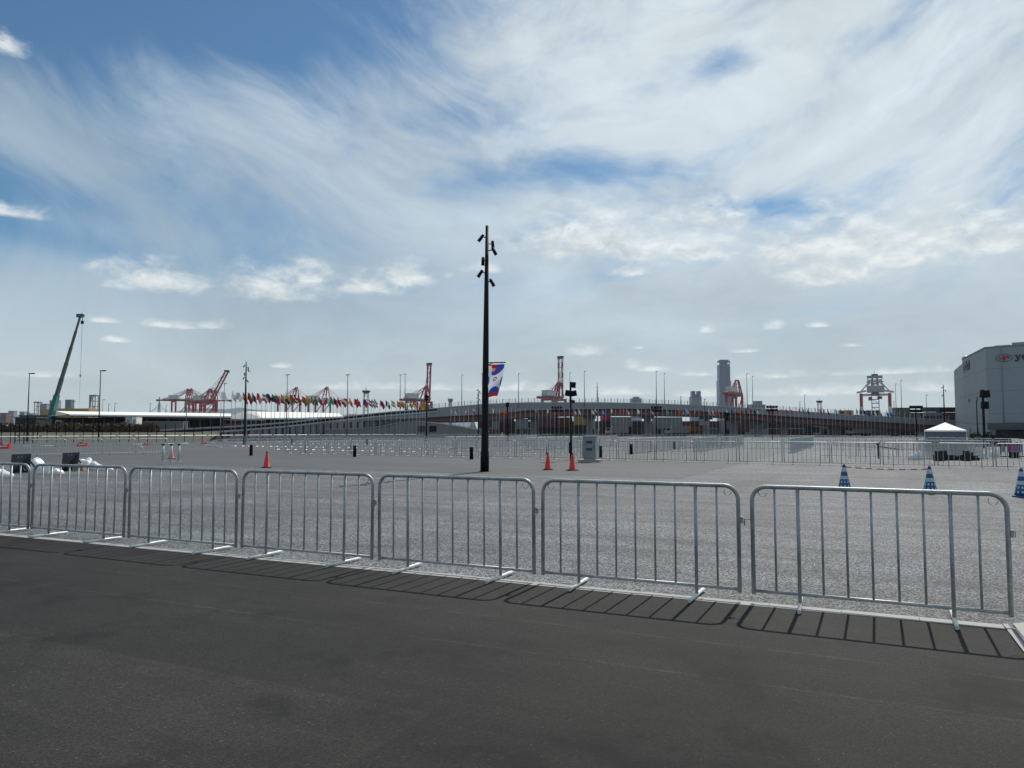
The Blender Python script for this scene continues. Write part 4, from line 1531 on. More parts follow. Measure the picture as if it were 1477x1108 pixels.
# low arched wall with two openings, in front of the ramp
lw = thing('arched_wall', 'low arched concrete wall with two dark square openings below the ramp', 'wall', (0, 0, 0))
top_pts = [(470, 620.5), (520, 619.0), (548, 616.0), (565, 612.5), (580, 610.4), (602, 609.3), (622, 609.8), (640, 611.7), (662, 615.2), (684, 619.0), (705, 622.5)]
b = MB()
DW = 178
for i in range(len(top_pts) - 1):
    A, B = at(*top_pts[i], DW), at(*top_pts[i + 1], DW)
    A0, B0 = Vector((A.x, DW, 0)), Vector((B.x, DW, 0))
    quad(b, A, B, B0, A0)
    quad(b, A, A + Vector((0, 6, 0)), B + Vector((0, 6, 0)), B)
b.build('wall', mat('arched_wall_concrete', (.20, .205, .20), .85, scale=.6), lw)
b = MB()
for i in range(len(top_pts) - 1):
    A, B = at(*top_pts[i], DW), at(*top_pts[i + 1], DW)
    b.beam(A + Vector((0, -.05, .15)), B + Vector((0, -.05, .15)), .3, .18)
b.build('coping', mat('coping_grey', (.30, .31, .31), .7), lw)
for (x0, x1) in ((603.5, 614), (619, 629.5)):
    a, c = at(x0, 614.3, DW - .05), at(x1, 623, DW - .05)
    b = MB(); b.box(a.x, DW - .08, c.z, c.x, DW - .02, a.z); b.build('opening', DKC, lw)
    b = MB()
    for i in range(3):
        xx = a.x + (c.x - a.x) * (i + .5) / 3
        b.box(xx - .05, DW - .16, c.z, xx + .05, DW - .09, a.z)
    b.build('grille', BLACK, lw)

# ------------------------------------------------------------------ what stands under and behind the overpass
cmats = {'maroon': mat('container_maroon', (.085, .018, .02), .6), 'dark maroon': mat('container_dark_maroon', (.045, .014, .016), .6), 'mustard yellow': mat('container_yellow', (.30, .20, .04), .6), 'red': mat('container_red', (.40, .02, .03), .6),
         'pale grey': mat('container_pale', (.20, .22, .235), .6), 'orange': mat('container_orange', (.40, .12, .03), .6), 'dark green': mat('container_green', (.05, .085, .06), .6),
         'dark blue-grey': mat('container_blue_grey', (.05, .07, .09), .6), 'olive': mat('container_olive', (.13, .14, .09), .6), 'black': mat('container_black', (.012, .013, .015), .7)}


def container(x0, x1, y0, z0, z1, D, colr, label, depth=2.6, ribs=True):
    a, c = at(x0, HZ, D), at(x1, HZ, D)
    t = thing('shipping_container', label, 'container', (a.x, D, z0), 0, 'shipping containers at the harbour')
    w, h = c.x - a.x, z1 - z0
    b = MB(); b.box(0, 0, 0, w, depth, h - .02); b.build('body', cmats[colr], t)
    b = MB()
    n = max(3, int(w / .9))
    for i in range(n):
        x = w * (i + .25) / n
        b.box(x, -.09, .15, x + w * .5 / n, -.001, h - .2)
    b.build('corrugation', cmats[colr], t)
    b = MB(); b.box(-.03, -.12, 0, w + .03, -.10, .13); b.box(-.03, -.12, h - .17, w + .03, -.10, h - .04); b.build('frame', BLACK, t)
    return t


rnd = random.Random(8)
stack_cols = ['maroon', 'black', 'dark maroon', 'dark maroon', 'dark blue-grey', 'maroon', 'black', 'dark maroon', 'pale grey', 'dark maroon', 'maroon', 'dark blue-grey', 'dark maroon', 'black']
px, kx = 690.0, 0
while px < 1350:
    for lv in range(2):
        colr = stack_cols[(kx * 2 + lv * 3) % len(stack_cols)]
        container(px, px + 33.5, 0, lv * 2.62, lv * 2.62 + 2.6, 272, colr, '%s shipping container, %s level of the %s stack from the left under the overpass' % (colr, ('lower', 'upper')[lv], nth(kx)))
    px += 35
    kx += 1
for (x0, x1, y0, y1, D_, colr, lab) in (
        (828, 847, 600, 614, 262, 'mustard yellow', 'mustard yellow container visible under the middle of the overpass'),
        (867, 881, 599.5, 607, 258, 'red', 'bright red container above the white truck under the overpass'),
        (718, 742, 602, 624, 255, 'dark maroon', 'dark maroon container just right of the banner pole under the overpass'),
        (766, 826, 602, 618, 266, 'maroon', 'long maroon container behind the speaker mast under the overpass'),
        (886, 900, 616, 624, 246, 'red', 'low red container at the foot of the pale hall'),
        (996, 1012, 614.5, 623, 244, 'orange', 'orange container at ground level under the overpass'),
        (1068, 1082, 606, 623, 262, 'maroon', 'maroon container right of the tall mast gap'),
        (1162, 1182, 616, 624, 246, 'dark green', 'dark green container at ground level under the right half of the overpass'),
        (1208, 1246, 617, 624, 248, 'dark green', 'long green container at the right under the overpass'),
        (1284 - 32, 1271, 592, 599.5, 300, 'black', 'black container showing over the parapet left of the striped crane leg'),
        (1292.5, 1314, 588, 598, 305, 'olive', 'olive container stack showing over the right part of the parapet'),
        (1214, 1230, 592, 600, 300, 'maroon', 'brownish container showing over the parapet before the striped crane'),
        (1334, 1356, 587.5, 594, 280, 'dark blue-grey', 'dark container left of the warehouse, top left of the pile'),
        (1338, 1360, 594.5, 600, 276, 'pale grey', 'pale grey container left of the warehouse'),
        (1357, 1381, 587.5, 594.5, 281, 'black', 'black container against the warehouse, top right of the pile'),
        (1356, 1381, 595, 603, 278, 'maroon', 'maroon container against the warehouse wall'),
        (1314, 1334, 595.5, 601, 300, 'black', 'low black container behind the floodlight mast near the tent')):
    z1, z0 = at(x0, y0, D_).z, max(0.0, at(x0, y1, D_).z)
    container(x0, x1, 0, z0, z1, D_, colr, lab)
# supports so the elevated ones rest on something: lower containers in the same piles
for (x0, x1, D_, ztop, nm) in ((1252, 1271, 300, at(0, 599.5, 300).z, 'left'), (1292.5, 1314, 305, at(0, 598, 305).z, 'middle'), (1214, 1230, 300, at(0, 600, 300).z, 'first'), (1334, 1360, 278, at(0, 600, 278).z, 'fourth'), (1356.5, 1381, 282.5, at(0, 603, 282).z, 'rightmost'), (1314, 1334, 301, at(0, 601, 301).z, 'third'),
                                (828, 847, 262, at(0, 614, 262).z, 'yellow'), (867, 881, 258, at(0, 607, 258).z, 'red'), (766, 826, 266, at(0, 618, 266).z, 'speaker mast'), ):
    if ztop > .3:
        container(x0, x1, 0, 0, ztop - .02, D_, 'black', 'black base container under the %s pile of coloured containers' % nm)
# pale halls and glass huts
HALL = mat('hall_dull_grey', (.17, .19, .20), .6)
HALL2 = mat('hall_dull_white', (.30, .32, .33), .6)
for (x0, x1, y0, D_, m_, lab) in ((709, 719, 606.5, 250, HALL, 'small pale hut right of the banner pole under the overpass'), (744, 762, 604, 252, HALL, 'grey glazed hut under the left part of the overpass'),
                                  (848, 858, 601, 250, HALL2, 'white slatted tank frame right of the yellow container'), (881, 911, 601.5, 256, HALL, 'pale grey hall right of the red container'),
                                  (945, 984, 602, 256, HALL, 'wide pale grey hall below the left lamp pair'), (1008, 1016.5, 604.5, 200, HALL, 'grey square sign panel on a post below the smaller blue tower'),
                                  (1046, 1059, 606, 250, HALL, 'narrow pale hut behind the short speaker mast'), (1183, 1207, 615, 252, HALL, 'low grey shed under the right half of the overpass')):
    a, c = at(x0, y0, D_), at(x1, HZ, D_)
    w = c.x - a.x
    if 'sign' in lab:
        t = thing('square_sign', lab, 'sign', (a.x, D_, 0))
        b = MB(); b.box(0, 0, a.z - 1.7, w, .1, a.z); b.build('panel', m_, t)
        b = MB(); b.box(w / 2 - .06, .1, 0, w / 2 + .06, .2, a.z - .1); b.build('post', BLACK, t)
        continue
    t = thing('harbour_hut', lab, 'building', (a.x, D_, 0), 0, 'small buildings under the overpass')
    b = MB(); b.box(0, 0, 0, w, 6, a.z - .2); b.build('wall', m_, t)
    b = MB(); b.box(-.15, -.2, a.z - .2, w + .15, 6.2, a.z); b.build('roof', GREY, t)
    n = max(2, int(w / 2.0))
    for i in range(n):
        b = MB(); x = w * (i + .2) / n
        b.box(x, -.06, .5, x + w * .6 / n, -.01, min(a.z - 1.0, 2.3)); b.build('window', DKC, t)
    if w > 6:
        b = MB(); b.box(w * .62, -.08, 0, w * .62 + 2.6, -.065, 3.1); b.build('door', BLACK, t)
# round red-white road sign
p = at(1020, 610.5, 199)
t = thing('road_sign', 'round red and white road sign beside the grey sign panel', 'road sign', (p.x, 199, 0))
b = MB(); b.tube([(0, 0, 0), (0, 0, p.z)], .05, 6); b.build('post', GREY, t)
b = MB(); b.tube([(0, -.06, p.z), (0, -.10, p.z)], [.42, .42], 20); b.build('disc', WHITE, t)
b = MB(); b.tube([(0, -.101, p.z), (0, -.12, p.z)], [.34, .34], 20); b.build('red_disc', mat('sign_face_red', (.5, .03, .05), .5), t)


def truck(px, D, base, colr, label, flip=1):
    p = at(px, HZ, D)
    t = thing('truck', label, 'truck', (p.x, D, base), 0 if flip > 0 else math.pi)
    b = MB(); b.box(0, -1.1, .9, 1.9, 1.1, 2.7); b.box(-.15, -1.0, .9, 0, 1.0, 1.9); b.build('cab', colr, t)
    b = MB(); b.box(.15, -1.12, 1.8, 1.1, -1.101, 2.5); b.box(-.16, -.9, 1.95, -.01, .9, 2.55); b.build('window', DKC, t)
    b = MB(); b.box(1.9, -1.2, 1.0, 7.2, 1.2, 3.3); b.build('cargo_box', LGREY, t)
    for x in (.9, 5.2, 6.3):
        for s_ in (-1, 1):
            w = MB(); w.tube([(x, s_ * .8, .48), (x, s_ * 1.12, .48)], .48, 14); w.build('wheel', BLACK, t)


truck(874, 242, 0, WHITE, 'white lorry under the overpass below the red container')
truck(960, 243, 0, PALE, 'pale lorry under the overpass in front of the wide grey hall')
truck(1222, 238, 0, WHITE, 'white lorry low under the right end of the overpass')

# ------------------------------------------------------------------ flags
FC = {'white': (.60, .60, .59), 'red': (.42, .02, .025), 'black': (.015, .015, .018), 'yellow': (.42, .28, .02), 'green': (.01, .17, .07), 'blue': (.015, .06, .32),
      'navy': (.012, .02, .09), 'orange': (.42, .13, .015), 'teal': (.02, .26, .27), 'sky blue': (.16, .38, .60), 'grey': (.35, .38, .42), 'pink': (.55, .20, .24), 'maroon': (.20, .015, .03)}


def flag_mat(nm):
    key = 'flag_' + nm.replace(' ', '_')
    if key in MATS: return MATS[key]
    m = mat(key, FC[nm], .75, var=.05)
    tt = m.node_tree
    bs = tt.nodes['Principled BSDF']
    tr = tt.nodes.new('ShaderNodeBsdfTranslucent')
    tr.inputs[0].default_value = FC[nm] + (1,)
    mx = tt.nodes.new('ShaderNodeMixShader'); mx.inputs[0].default_value = .18
    tt.links.new(bs.outputs[0], mx.inputs[1]); tt.links.new(tr.outputs[0], mx.inputs[2])
    tt.links.new(mx.outputs[0], tt.nodes['Material Output'].inputs[0])
    return m


POLE_M = mat('flagpole_grey', (.42, .44, .45), .4, .3)
fpm = MB(); fpm.tube([(0, 0, 0), (0, 0, 8.0)], [.060, .036], 6)
FPOLE = fpm.mesh('pole', POLE_M)


def flag_thing(px, D, cols, label, group, seed, H=8.0, spread=1.0, size=1.0, base=.25):
    rnd = random.Random(seed)
    p = at(px, HZ, D)
    t = thing('flagpole', label, 'flagpole', (p.x, D, 0), 0, group)
    po = link('pole', FPOLE, t); po.scale = (1, 1, H / 8.0)
    b = MB()
    b.box(-.3, -.3, 0, .3, .3, base); b.build('base_block', CONC, t)
    if cols:
        b = MB()
        NI, NJ = 9, 6
        fl_ = 1.55 * spread * size; hh = 1.35 * size
        droop = rnd.uniform(.8, 1.6) * size
        ph = rnd.uniform(0, 6)
        vert = rnd.random() < .45
        for j in range(NJ + 1):
            for i in range(NI + 1):
                s_, v_ = i / NI, j / NJ
                x = fl_ * (s_ - .18 * s_ * v_) * (1 - .22 * math.sin(v_ * 3 + ph) * s_)
                z = H - .12 - hh * v_ - droop * (s_ ** 1.3) * (1 - .25 * v_) + .10 * math.sin(s_ * 7 + ph)
                y = .22 * math.sin(s_ * 8 + ph + v_ * 1.5) * s_
                b.v.append((x + .05, y, z))
        n = len(cols)
        for j in range(NJ):
            for i in range(NI):
                a = j * (NI + 1) + i
                ci = int((i / NI if vert else j / NJ) * n)
                b.face((a, a + NI + 1, a + NI + 2, a + 1), ci, True)
        b.build('flag', [flag_mat(c) for c in cols], t)
    return t


def desc(cols):
    if not cols: return 'bare'
    if len(cols) == 1: return 'plain ' + cols[0]
    return ', '.join(cols[:-1]) + ' and ' + cols[-1]


left = [(317.7, 'white'), (333, 'white'), (339, 'grey,white'), (348.6, 'black,yellow,red'), (355.5, 'red,black'), (362, 'navy,green'), (368.8, 'red,pink'), (376.8, 'teal,white,red'), (382.5, 'black,red'), (390.6, 'green,navy'),
        (395.9, 'red'), (403.4, 'orange,yellow,black'), (410, 'yellow,black'), (416, 'red,green'), (422, 'black,white,black'), (428, 'red'), (434.5, 'red,green'), (440, 'yellow,orange'), (446.6, 'green,yellow,blue'),
        (452, 'green'), (458, 'red'), (462.6, 'white,sky blue,red'), (469, 'red,white,teal'), (475, 'green,yellow'), (480, 'navy,red'), (485.6, 'red,navy'), (491.6, 'white,red'), (494.6, 'red,white'), (502.8, 'yellow,orange,red'),
        (510, 'red'), (514, 'red,maroon'), (523, 'navy,red'), (531, 'blue,white,red'), (535, 'orange,white,green'), (539, 'navy,white,blue'), (547.5, 'red,navy,red'), (555.6, 'navy,white,black'), (564, 'green,white,pink'), (572, 'red,yellow,green'),
        (577, 'yellow,red'), (583.6, 'teal,white,black'), (590, 'yellow,green'), (594.5, 'orange,white'), (600.5, 'blue,white,red'), (605.5, 'orange,yellow'), (609.5, 'orange'), (613, 'green')]
for i, (px, c) in enumerate(left):
    cols = c.split(',')
    # pole tops fall from photo row 562 to 578 as the line recedes
    f_ = (px - 317) / (610 - 317)
    ytop = 562.3 + 17.0 * f_
    D = 6.42 * F / (622 - ytop)
    flag_thing(px, D, cols, 'flagpole with %s flag, %s from left before the ramp' % (desc(cols), nth(i)), 'flagpoles in front of the ramp', 100 + i, spread=.66, size=.84)
rc = ['yellow,white,green', 'teal,white', 'navy,red', 'red,white', 'red,white,blue', 'white,blue,red', 'sky blue,white,red', 'sky blue', None, 'white,navy', 'blue,yellow', 'orange,red', 'orange,red', 'maroon', 'red', None, 'black,red', None, 'black,maroon', 'orange,green', 'black', None,
      'white,black', None, 'maroon,red', 'navy', 'black', 'red,white', 'red,white', 'white', None, 'black', 'pink,white', 'white,black', None, 'blue,sky blue', None, 'white,red', 'navy,red', 'red', 'red', 'pink,navy,white', None, 'white', 'pink,white', None, 'green,white,red', 'red', None, 'white,navy',
      'teal', 'sky blue,white', 'maroon', 'red', 'navy,white', 'sky blue', 'maroon', 'orange,black', 'maroon', 'black', 'grey', 'pink,white', 'red', 'pink,red', None, 'sky blue,white', 'blue', 'orange,maroon', 'maroon', 'black', 'maroon', 'black', 'maroon,white', None, 'red,black', 'maroon', 'red', 'red', 'maroon',
      'red', None, 'red,navy', 'maroon', 'navy', 'maroon,black', 'black', 'red', 'maroon,red', 'black', 'maroon', 'navy', 'green,black', 'yellow', 'red', 'grey', 'black', 'navy', 'navy', 'navy', 'white,navy', 'white', 'white,maroon', 'maroon', 'blue', 'teal,blue', None, None, None, None, None, None, None, None, None, None]
px = 650.0
rnd = random.Random(77)
for i, c in enumerate(rc):
    if px > 1333: break
    cols = c.split(',') if c and rnd.random() > .15 else []
    D = 204 + 3 * math.sin(i * .05) + (2.5 if i % 3 == 0 else 0) + max(0, px - 1230) * -.10
    ytop = 589.2 + (max(0, px - 1240) * .06)
    H = at(px, ytop, D).z
    if abs(px - 700) > 7:
        flag_thing(px, D, cols, 'flagpole %s, %s from left before the overpass' % ('with %s flag' % desc(cols) if cols else 'without a visible flag', nth(i)),
                   'flagpoles in front of the overpass', 300 + i, H=H, spread=.36 if px > 1120 else .50, size=.80 if px < 1200 else .88)
    px += 6.2 + rnd.uniform(-1.6, 1.6)

# ------------------------------------------------------------------ harbour cranes
CRW = mat('crane_white', (.55, .55, .53), .5, var=.1, scale=.2)
CRG = mat('crane_machinery_grey', (.24, .26, .27), .5)
CRD = mat('crane_dark', (.07, .05, .05), .6)


def gantry(px, D, top_y, girder_y, rot, boom, label, apex_y=None, sc=1.0, boom_stripes=False, apron=True, legx=13, striped=False, boom_len=52, lt=2.2, w=9.0):
    """ship-to-shore crane: portal legs, horizontal girder, A-frame apex, boom either lowered (0) or raised (deg)"""
    p = at(px, HZ, D)
    t = thing('harbour_crane', label, 'harbour crane', (p.x, D, 0), R(rot), 'red and white harbour cranes')
    G = at(px, girder_y, D).z
    AP = at(px, apex_y, D).z if apex_y else G + 26
    for sx in (-legx, legx):
        for sy in (-w, w):
            b = MB()
            b.beam((sx, sy, 0), (sx, sy, G * .66), lt, lt)
            b.build('leg_base', CRW, t)
            b = MB(); b.beam((sx, sy, G * .66), (sx, sy, G), lt, lt * .9); b.build('leg', RED, t)
        b = MB(); b.beam((sx, -w, G * .30), (sx, w, G * .30), 1.6); b.beam((sx, -w, G - 1.2), (sx, w, G - 1.2), 1.8); b.beam((sx, -w * 1.5, 2), (sx, w * 1.5, 2), 2.0); b.build('sill_beam', RED, t)
    b = MB()
    for sy in (-w, w):
        b.beam((-legx, sy, G * .30), (legx, sy, G * .30), 1.4)
        b.beam((-legx, sy, G * .32), (legx, sy, G - 2), .9)
    b.build('cross_brace', RED, t)
    b = MB()
    for sy in (-3.2, 3.2): b.beam((-legx - 16, sy, G + 1), (legx + 3, sy, G + 1), 1.2, 2.4)
    for i in range(10):
        x = -legx - 15 + i * (2 * legx + 17) / 9
        b.beam((x, -3.2, G + 1), (x, 3.2, G + 1), .6)
    b.build('main_girder', RED, t)
    b = MB()
    for sy in (-3.2, 3.2):
        b.beam((legx - 6, sy * 1.6, G + 2), (legx - .5, sy * .6, AP), 1.1)
        b.beam((legx + 2, sy * 1.6, G + 2), (legx + .5, sy * .6, AP), 1.1)
        b.beam((-legx, sy, G + 2), (legx, sy * .6, AP), .7)
    b.beam((legx, -2.5, AP), (legx, 2.5, AP), 1.8)
    b.beam((legx - 3, -4.2, (G + AP) / 2), (legx - 3, 4.2, (G + AP) / 2), .7)
    b.build('apex_frame', RED if not striped else CRG, t)
    b = MB(); b.box(-legx - 7, -4, G + 2.4, -legx + 8, 4, G + 8.5); b.box(-legx - 7.4, -4.4, G + 8.5, -legx + 8.4, 4.4, G + 9); b.build('machinery_house', CRW, t)
    b = MB(); b.box(-legx - 16, -5, G + 2.3, legx, -4.4, G + 3.4); b.box(legx - 9, -2, G - 4.5, legx - 4, 2, G - .6); b.build('walkway_and_cab', CRG, t)
    # boom
    a = R(boom)
    ux, uz = math.cos(a), math.sin(a)
    hx, hz_ = legx + 3, G + 1
    L = boom_len
    n = 8 if boom_stripes else 1
    for i in range(n):
        b = MB()
        s0, s1 = L * i / n, L * (i + 1) / n
        for sy in (-2.6, 2.6):
            b.beam((hx + ux * s0, sy, hz_ + uz * s0), (hx + ux * s1, sy, hz_ + uz * s1), 1.2, 1.8)
        m_ = int((s1 - s0) / 6) + 1
        for q_ in range(m_):
            s_ = s0 + (s1 - s0) * q_ / m_
            b.beam((hx + ux * s_, -2.6, hz_ + uz * s_), (hx + ux * s_, 2.6, hz_ + uz * s_), .6)
            if boom > 20:
                b.beam((hx + ux * s_, -2.6, hz_ + uz * s_), (hx + ux * (s_ + 5), 2.6, hz_ + uz * (s_ + 5)), .35)
        b.build('boom_section', (RED, CRW)[i % 2] if boom_stripes else RED, t)
    b = MB(); b.box(-1.6, -3.4, -1.5, 1.6, 3.4, 1.5)
    b.build('boom_tip', CRD, t, (hx + ux * L, 0, hz_ + uz * L))
    b = MB()
    for s_ in (.45, .9):
        for sy in (-1.8, 1.8):
            b.beam((legx, sy, AP), (hx + ux * L * s_, sy, hz_ + uz * L * s_ + .5), .35)
    for sy in (-1.8, 1.8): b.beam((legx, sy, AP), (-legx - 15, sy, G + 2), .35)
    b.build('stay_cables', CRG, t)
    if apron:
        b = MB()
        for i in range(9):
            z = G * .1 + i * G * .1
            b.box(legx + 1.3, -w - 2.4, z, legx + 3.6, -w - .4, z + .2)
            b.beam((legx + 1.3, -w - 2.4, z), (legx + 3.6, -w - 2.2, z + G * .1), .18)
        b.build('stair_tower', CRG, t)
    return t


gantry(262, 1180, 562, 578.5, 6, 0, 'leftmost harbour crane with lowered boom and pale machinery house', apex_y=561, boom_len=34)
gantry(281, 1230, 562, 578.5, 184, 0, 'harbour crane with lowered boom, second in the left cluster', apex_y=561.5, boom_len=44)
gantry(297, 1150, 562, 579, 4, 0, 'harbour crane with lowered boom just left of the raised boom', apex_y=562, boom_len=20)
gantry(294, 1080, 562, 580, -34, 50, 'harbour crane of the left cluster with slanting raised boom', apex_y=562, boom_len=54)
gantry(416, 1120, 559, 579.5, -20, 0, 'harbour crane with red peak behind the flags, left of twins', apex_y=559.5, boom_len=26)
gantry(460, 1120, 559, 579.5, -20, 0, 'harbour crane with red peak behind the flags, right of twins', apex_y=559, boom_len=26)
gantry(604, 900, 523, 579, 50, 88, 'harbour crane with upright open boom left of the banner pole', apex_y=557, boom_len=45, legx=12)
gantry(799, 820, 515, 575.5, 48, 90, 'harbour crane with tall striped upright boom right of the banner', apex_y=552, boom_len=45.5, boom_stripes=True, legx=9)
gantry(1060, 900, 548, 569.5, 50, 0, 'harbour crane with white house beside the tall blue tower', apex_y=548.5, boom_len=4, legx=9, w=6, lt=2.4)
t_end = gantry(1264, 850, 541, 568, 64, 84, 'symmetric harbour crane seen end-on, raised lattice boom in its centre', apex_y=553, boom_len=21, legx=9, striped=True, w=14.5, lt=3.4)
for o_ in list(t_end.children):
    if o_.name.startswith('sill_beam'):
        o_.data.materials[0] = CRW
    if o_.name.startswith('main_girder'):
        o_.data.materials[0] = CRG
    if o_.name.startswith('machinery_house') or o_.name.startswith('walkway'): bpy.data.objects.remove(o_)
Ge = at(0, 568, 850).z; Te = at(0, 542, 850).z
b = MB()
for sy in (-3.6, 3.6):
    for sx in (-10.5, -6.5): b.beam((sx, sy, 0), (sx, sy, Te - 8), .9)
for i in range(17):
    z = 2 + i * 4.4
    if z < Te - 8:
        for sx in (-10.5, -6.5): b.beam((sx, -3.6, z), (sx, 3.6, z), .8)
        if i % 2: b.beam((-10.5, -3.6, z), (-10.5, 3.6, z + 4.4), .5)
b.build('lattice_column', CRG, t_end)
b = MB(); b.box(-12, -9.5, Ge + 1, -4, 8.5, Ge + 8.6); b.build('machinery_house', mat('crane_house_grey', (.34, .36, .37), .5), t_end)
b = MB()
for sy in (-1, 1):
    b = MB()
    b.beam((-8, sy * 16, Ge + .5), (-8, sy * 5, Ge + 14), 1.3); b.beam((-8, sy * 4.5, Ge + 12), (-8, sy * 8, Ge + 9), 1.0)
    b.beam((-8, sy * 19, Ge + 1.2), (-8, sy * 9, Ge + 3.0), 1.6, 2.2)
    b.build('sloping_brace', CRW, t_end)
b = MB(); b.box(-11, -8.5, Te - 8, -5, 8.5, Te - 6.8); b.box(-11, -7, Te - 6, -5, 7, Te - 5); b.box(-10.5, -8, Te - 3.2, -5.5, 8, Te - .6)
for y_ in (-7, -3, 3, 7): b.beam((-8, y_, Te - 8), (-8, y_, Te - .6), .8)
b.beam((-8, 0, Te - .6), (-8, 0, Te + 5), .4)
b.build('boom_head_platform', CRG, t_end)
b = MB(); b.box(-13, 4, Ge - 8, -9, 7, Ge - 4); b.box(-13, -7, Ge - 6.5, -9, -2, Ge - 3.5); b.build('operator_cab', RED, t_end)
# back reach of the first crane reads as a jib towards the left
# ------------------------------------------------------------------ city far away
CITY = mat('city_concrete', (.26, .30, .35), .6, var=.08, scale=.02)
CITYD = mat('city_glass', (.09, .12, .16), .3, var=.1, scale=.02)
CITYL = mat('city_light', (.36, .40, .44), .6, var=.06, scale=.02)


def tower(name, label, px0, px1, ytop, D, m, mg, floors, bays, rot=0.0, z0=0.0, cat='tower block', depth=None, setback=None):
    a, c = at(px0, ytop, D), at(px1, ytop, D)
    w, H = c.x - a.x, a.z
    t = thing(name, label, cat, ((a.x + c.x) / 2, D, 0), R(rot))
    dpt = depth or w
    b = MB(); b.box(-w / 2, 0, 0, w / 2, dpt, H); b.build('wall', m, t)
    b = MB(); b.box(-w / 2 - .5, -.5, H, w / 2 + .5, dpt + .5, H + max(.6, H * .012)); b.build('roof', CITYD, t)
    fh = H / floors
    for j in range(floors):
        b = MB()
        for i in range(bays):
            x = -w / 2 + w * (i + .15) / bays
            b.box(x, -.4, fh * (j + .3), x + w * .7 / bays, -.05, fh * (j + .85))
        b.build('window', mg, t)
    return t


# tall supertall with flared crown
D = 2500
a, c = at(1037.5, 527, D), at(1053, 527, D)
w = c.x - a.x
H = at(1045, 526, D).z
xm = (a.x + c.x) / 2
t = thing('tall_tower', 'tall blue-grey skyscraper with flared crown behind the red crane', 'skyscraper', (xm, D, 0))
b = MB(); b.box(-w / 2, 0, 0, w / 2, w * .8, H); b.build('wall', mat('skyscraper_wall', (.10, .16, .24), .4, var=.06, scale=.01), t)
zs_ = at(0, 549, D).z
b = MB(); b.box(-w / 2 - 2.0, -2, 0, w / 2 + 2.0, w * .8 + 3, zs_); b.build('lower_block', MATS['skyscraper_wall'], t)
b = MB(); b.box(w * .14, -2.6, 0, w * .32, -.1, H * .96); b.build('glass_strip', CITYD, t)
for j in range(30):
    b = MB(); z = 6 + (H - 10) * j / 30
    b.box(-w / 2 + 2, -2.4 if z < zs_ else -.5, z, w * .12, -2.0 if z < zs_ else -.1, z + 3.4); b.box(w * .34, -2.4 if z < zs_ else -.5, z, w / 2 - 2, -2.0 if z < zs_ else -.1, z + 3.4); b.build('window', CITYD, t)
b = MB()
zc = H
b.box(-w * .30, 2, zc, w * .30, w * .7, zc + 9)
for sx in (-1, 1):
    b.beam((sx * w * .34, 2, zc - 4), (sx * w * .50, 0, zc + 11), 3, 3)
b.box(-w * .50, -2, zc + 9, w * .50, w * .8, zc + 12.5)
b.box(-w * .40, 0, zc + 13.6, w * .40, w * .7, zc + 16.5)
b.box(-w * .1, 5, zc + 12, w * .1, w * .5, zc + 14)
b.build('crown', mat('crown_grey', (.11, .14, .18), .5), t)
D = 1900
t = tower('tower_block', 'smaller blue-grey stepped tower left of the tall skyscraper', 997.5, 1012, 573, D, CITY, CITYD, 20, 5, cat='tower block')
a, c = at(998.5, 564, D), at(1011.5, 564, D)
b = MB(); w = c.x - a.x; z0 = at(0, 573, D).z
b.box(-w / 2, 2, z0, -w * .12, w * .8, a.z); b.box(w * .12, 2, z0, w / 2, w * .8, a.z); b.box(-w * .12, 4, z0, w * .12, w * .7, a.z - 8)
b.build('upper_block', CITYD, t)
tower('tower_block', 'pale office block showing over the parapet right of the ringed mast', 911.5, 925.5, 575.3, 1500, CITYL, CITYD, 8, 6)
tower('office_block', 'small block on top of the pale office roof', 914, 922, 573, 1530, CITYL, CITYD, 8, 3)
tower('office_block', 'wide grey office block right of the tall skyscraper', 1084, 1104, 584, 1400, CITY, CITYD, 7, 8)
tower('office_block', 'raised middle of the grey office block right of the skyscraper', 1089, 1099.5, 579, 1440, CITY, CITYD, 9, 4)
for (x0, x1, y, D_, m_, lab) in ((57.5, 67.5, 583, 1900, CITY, 'rounded grey-blue tower just left of the mobile crane'), (71.5, 82, 578, 1800, CITY, 'grey-blue tower hidden partly by the teal crane boom'),
                                 (94, 102.5, 577, 1800, GLASSB, 'dark blue glass tower right of the teal crane boom'), (12, 20, 593, 2200, CITY, 'low far block near the left edge'),
                                 (28, 35, 594, 2200, CITY, 'low far block right of the first one near the left edge'), (37, 41, 595, 2300, CITYL, 'tiny far block, third near the left edge'), (0, 9, 596, 1400, mat('brick_far', (.16, .07, .06), .8), 'brownish-red far block cut by the left edge'),
                                 (42, 48, 596.5, 2300, CITY, 'tiny far block beside the lattice tower on the left')):
    tower('tower_block' if y < 590 else 'far_building', lab, x0, x1, y, D_, m_, CITYD, max(3, int((600 - y) / 1.3)), 3)


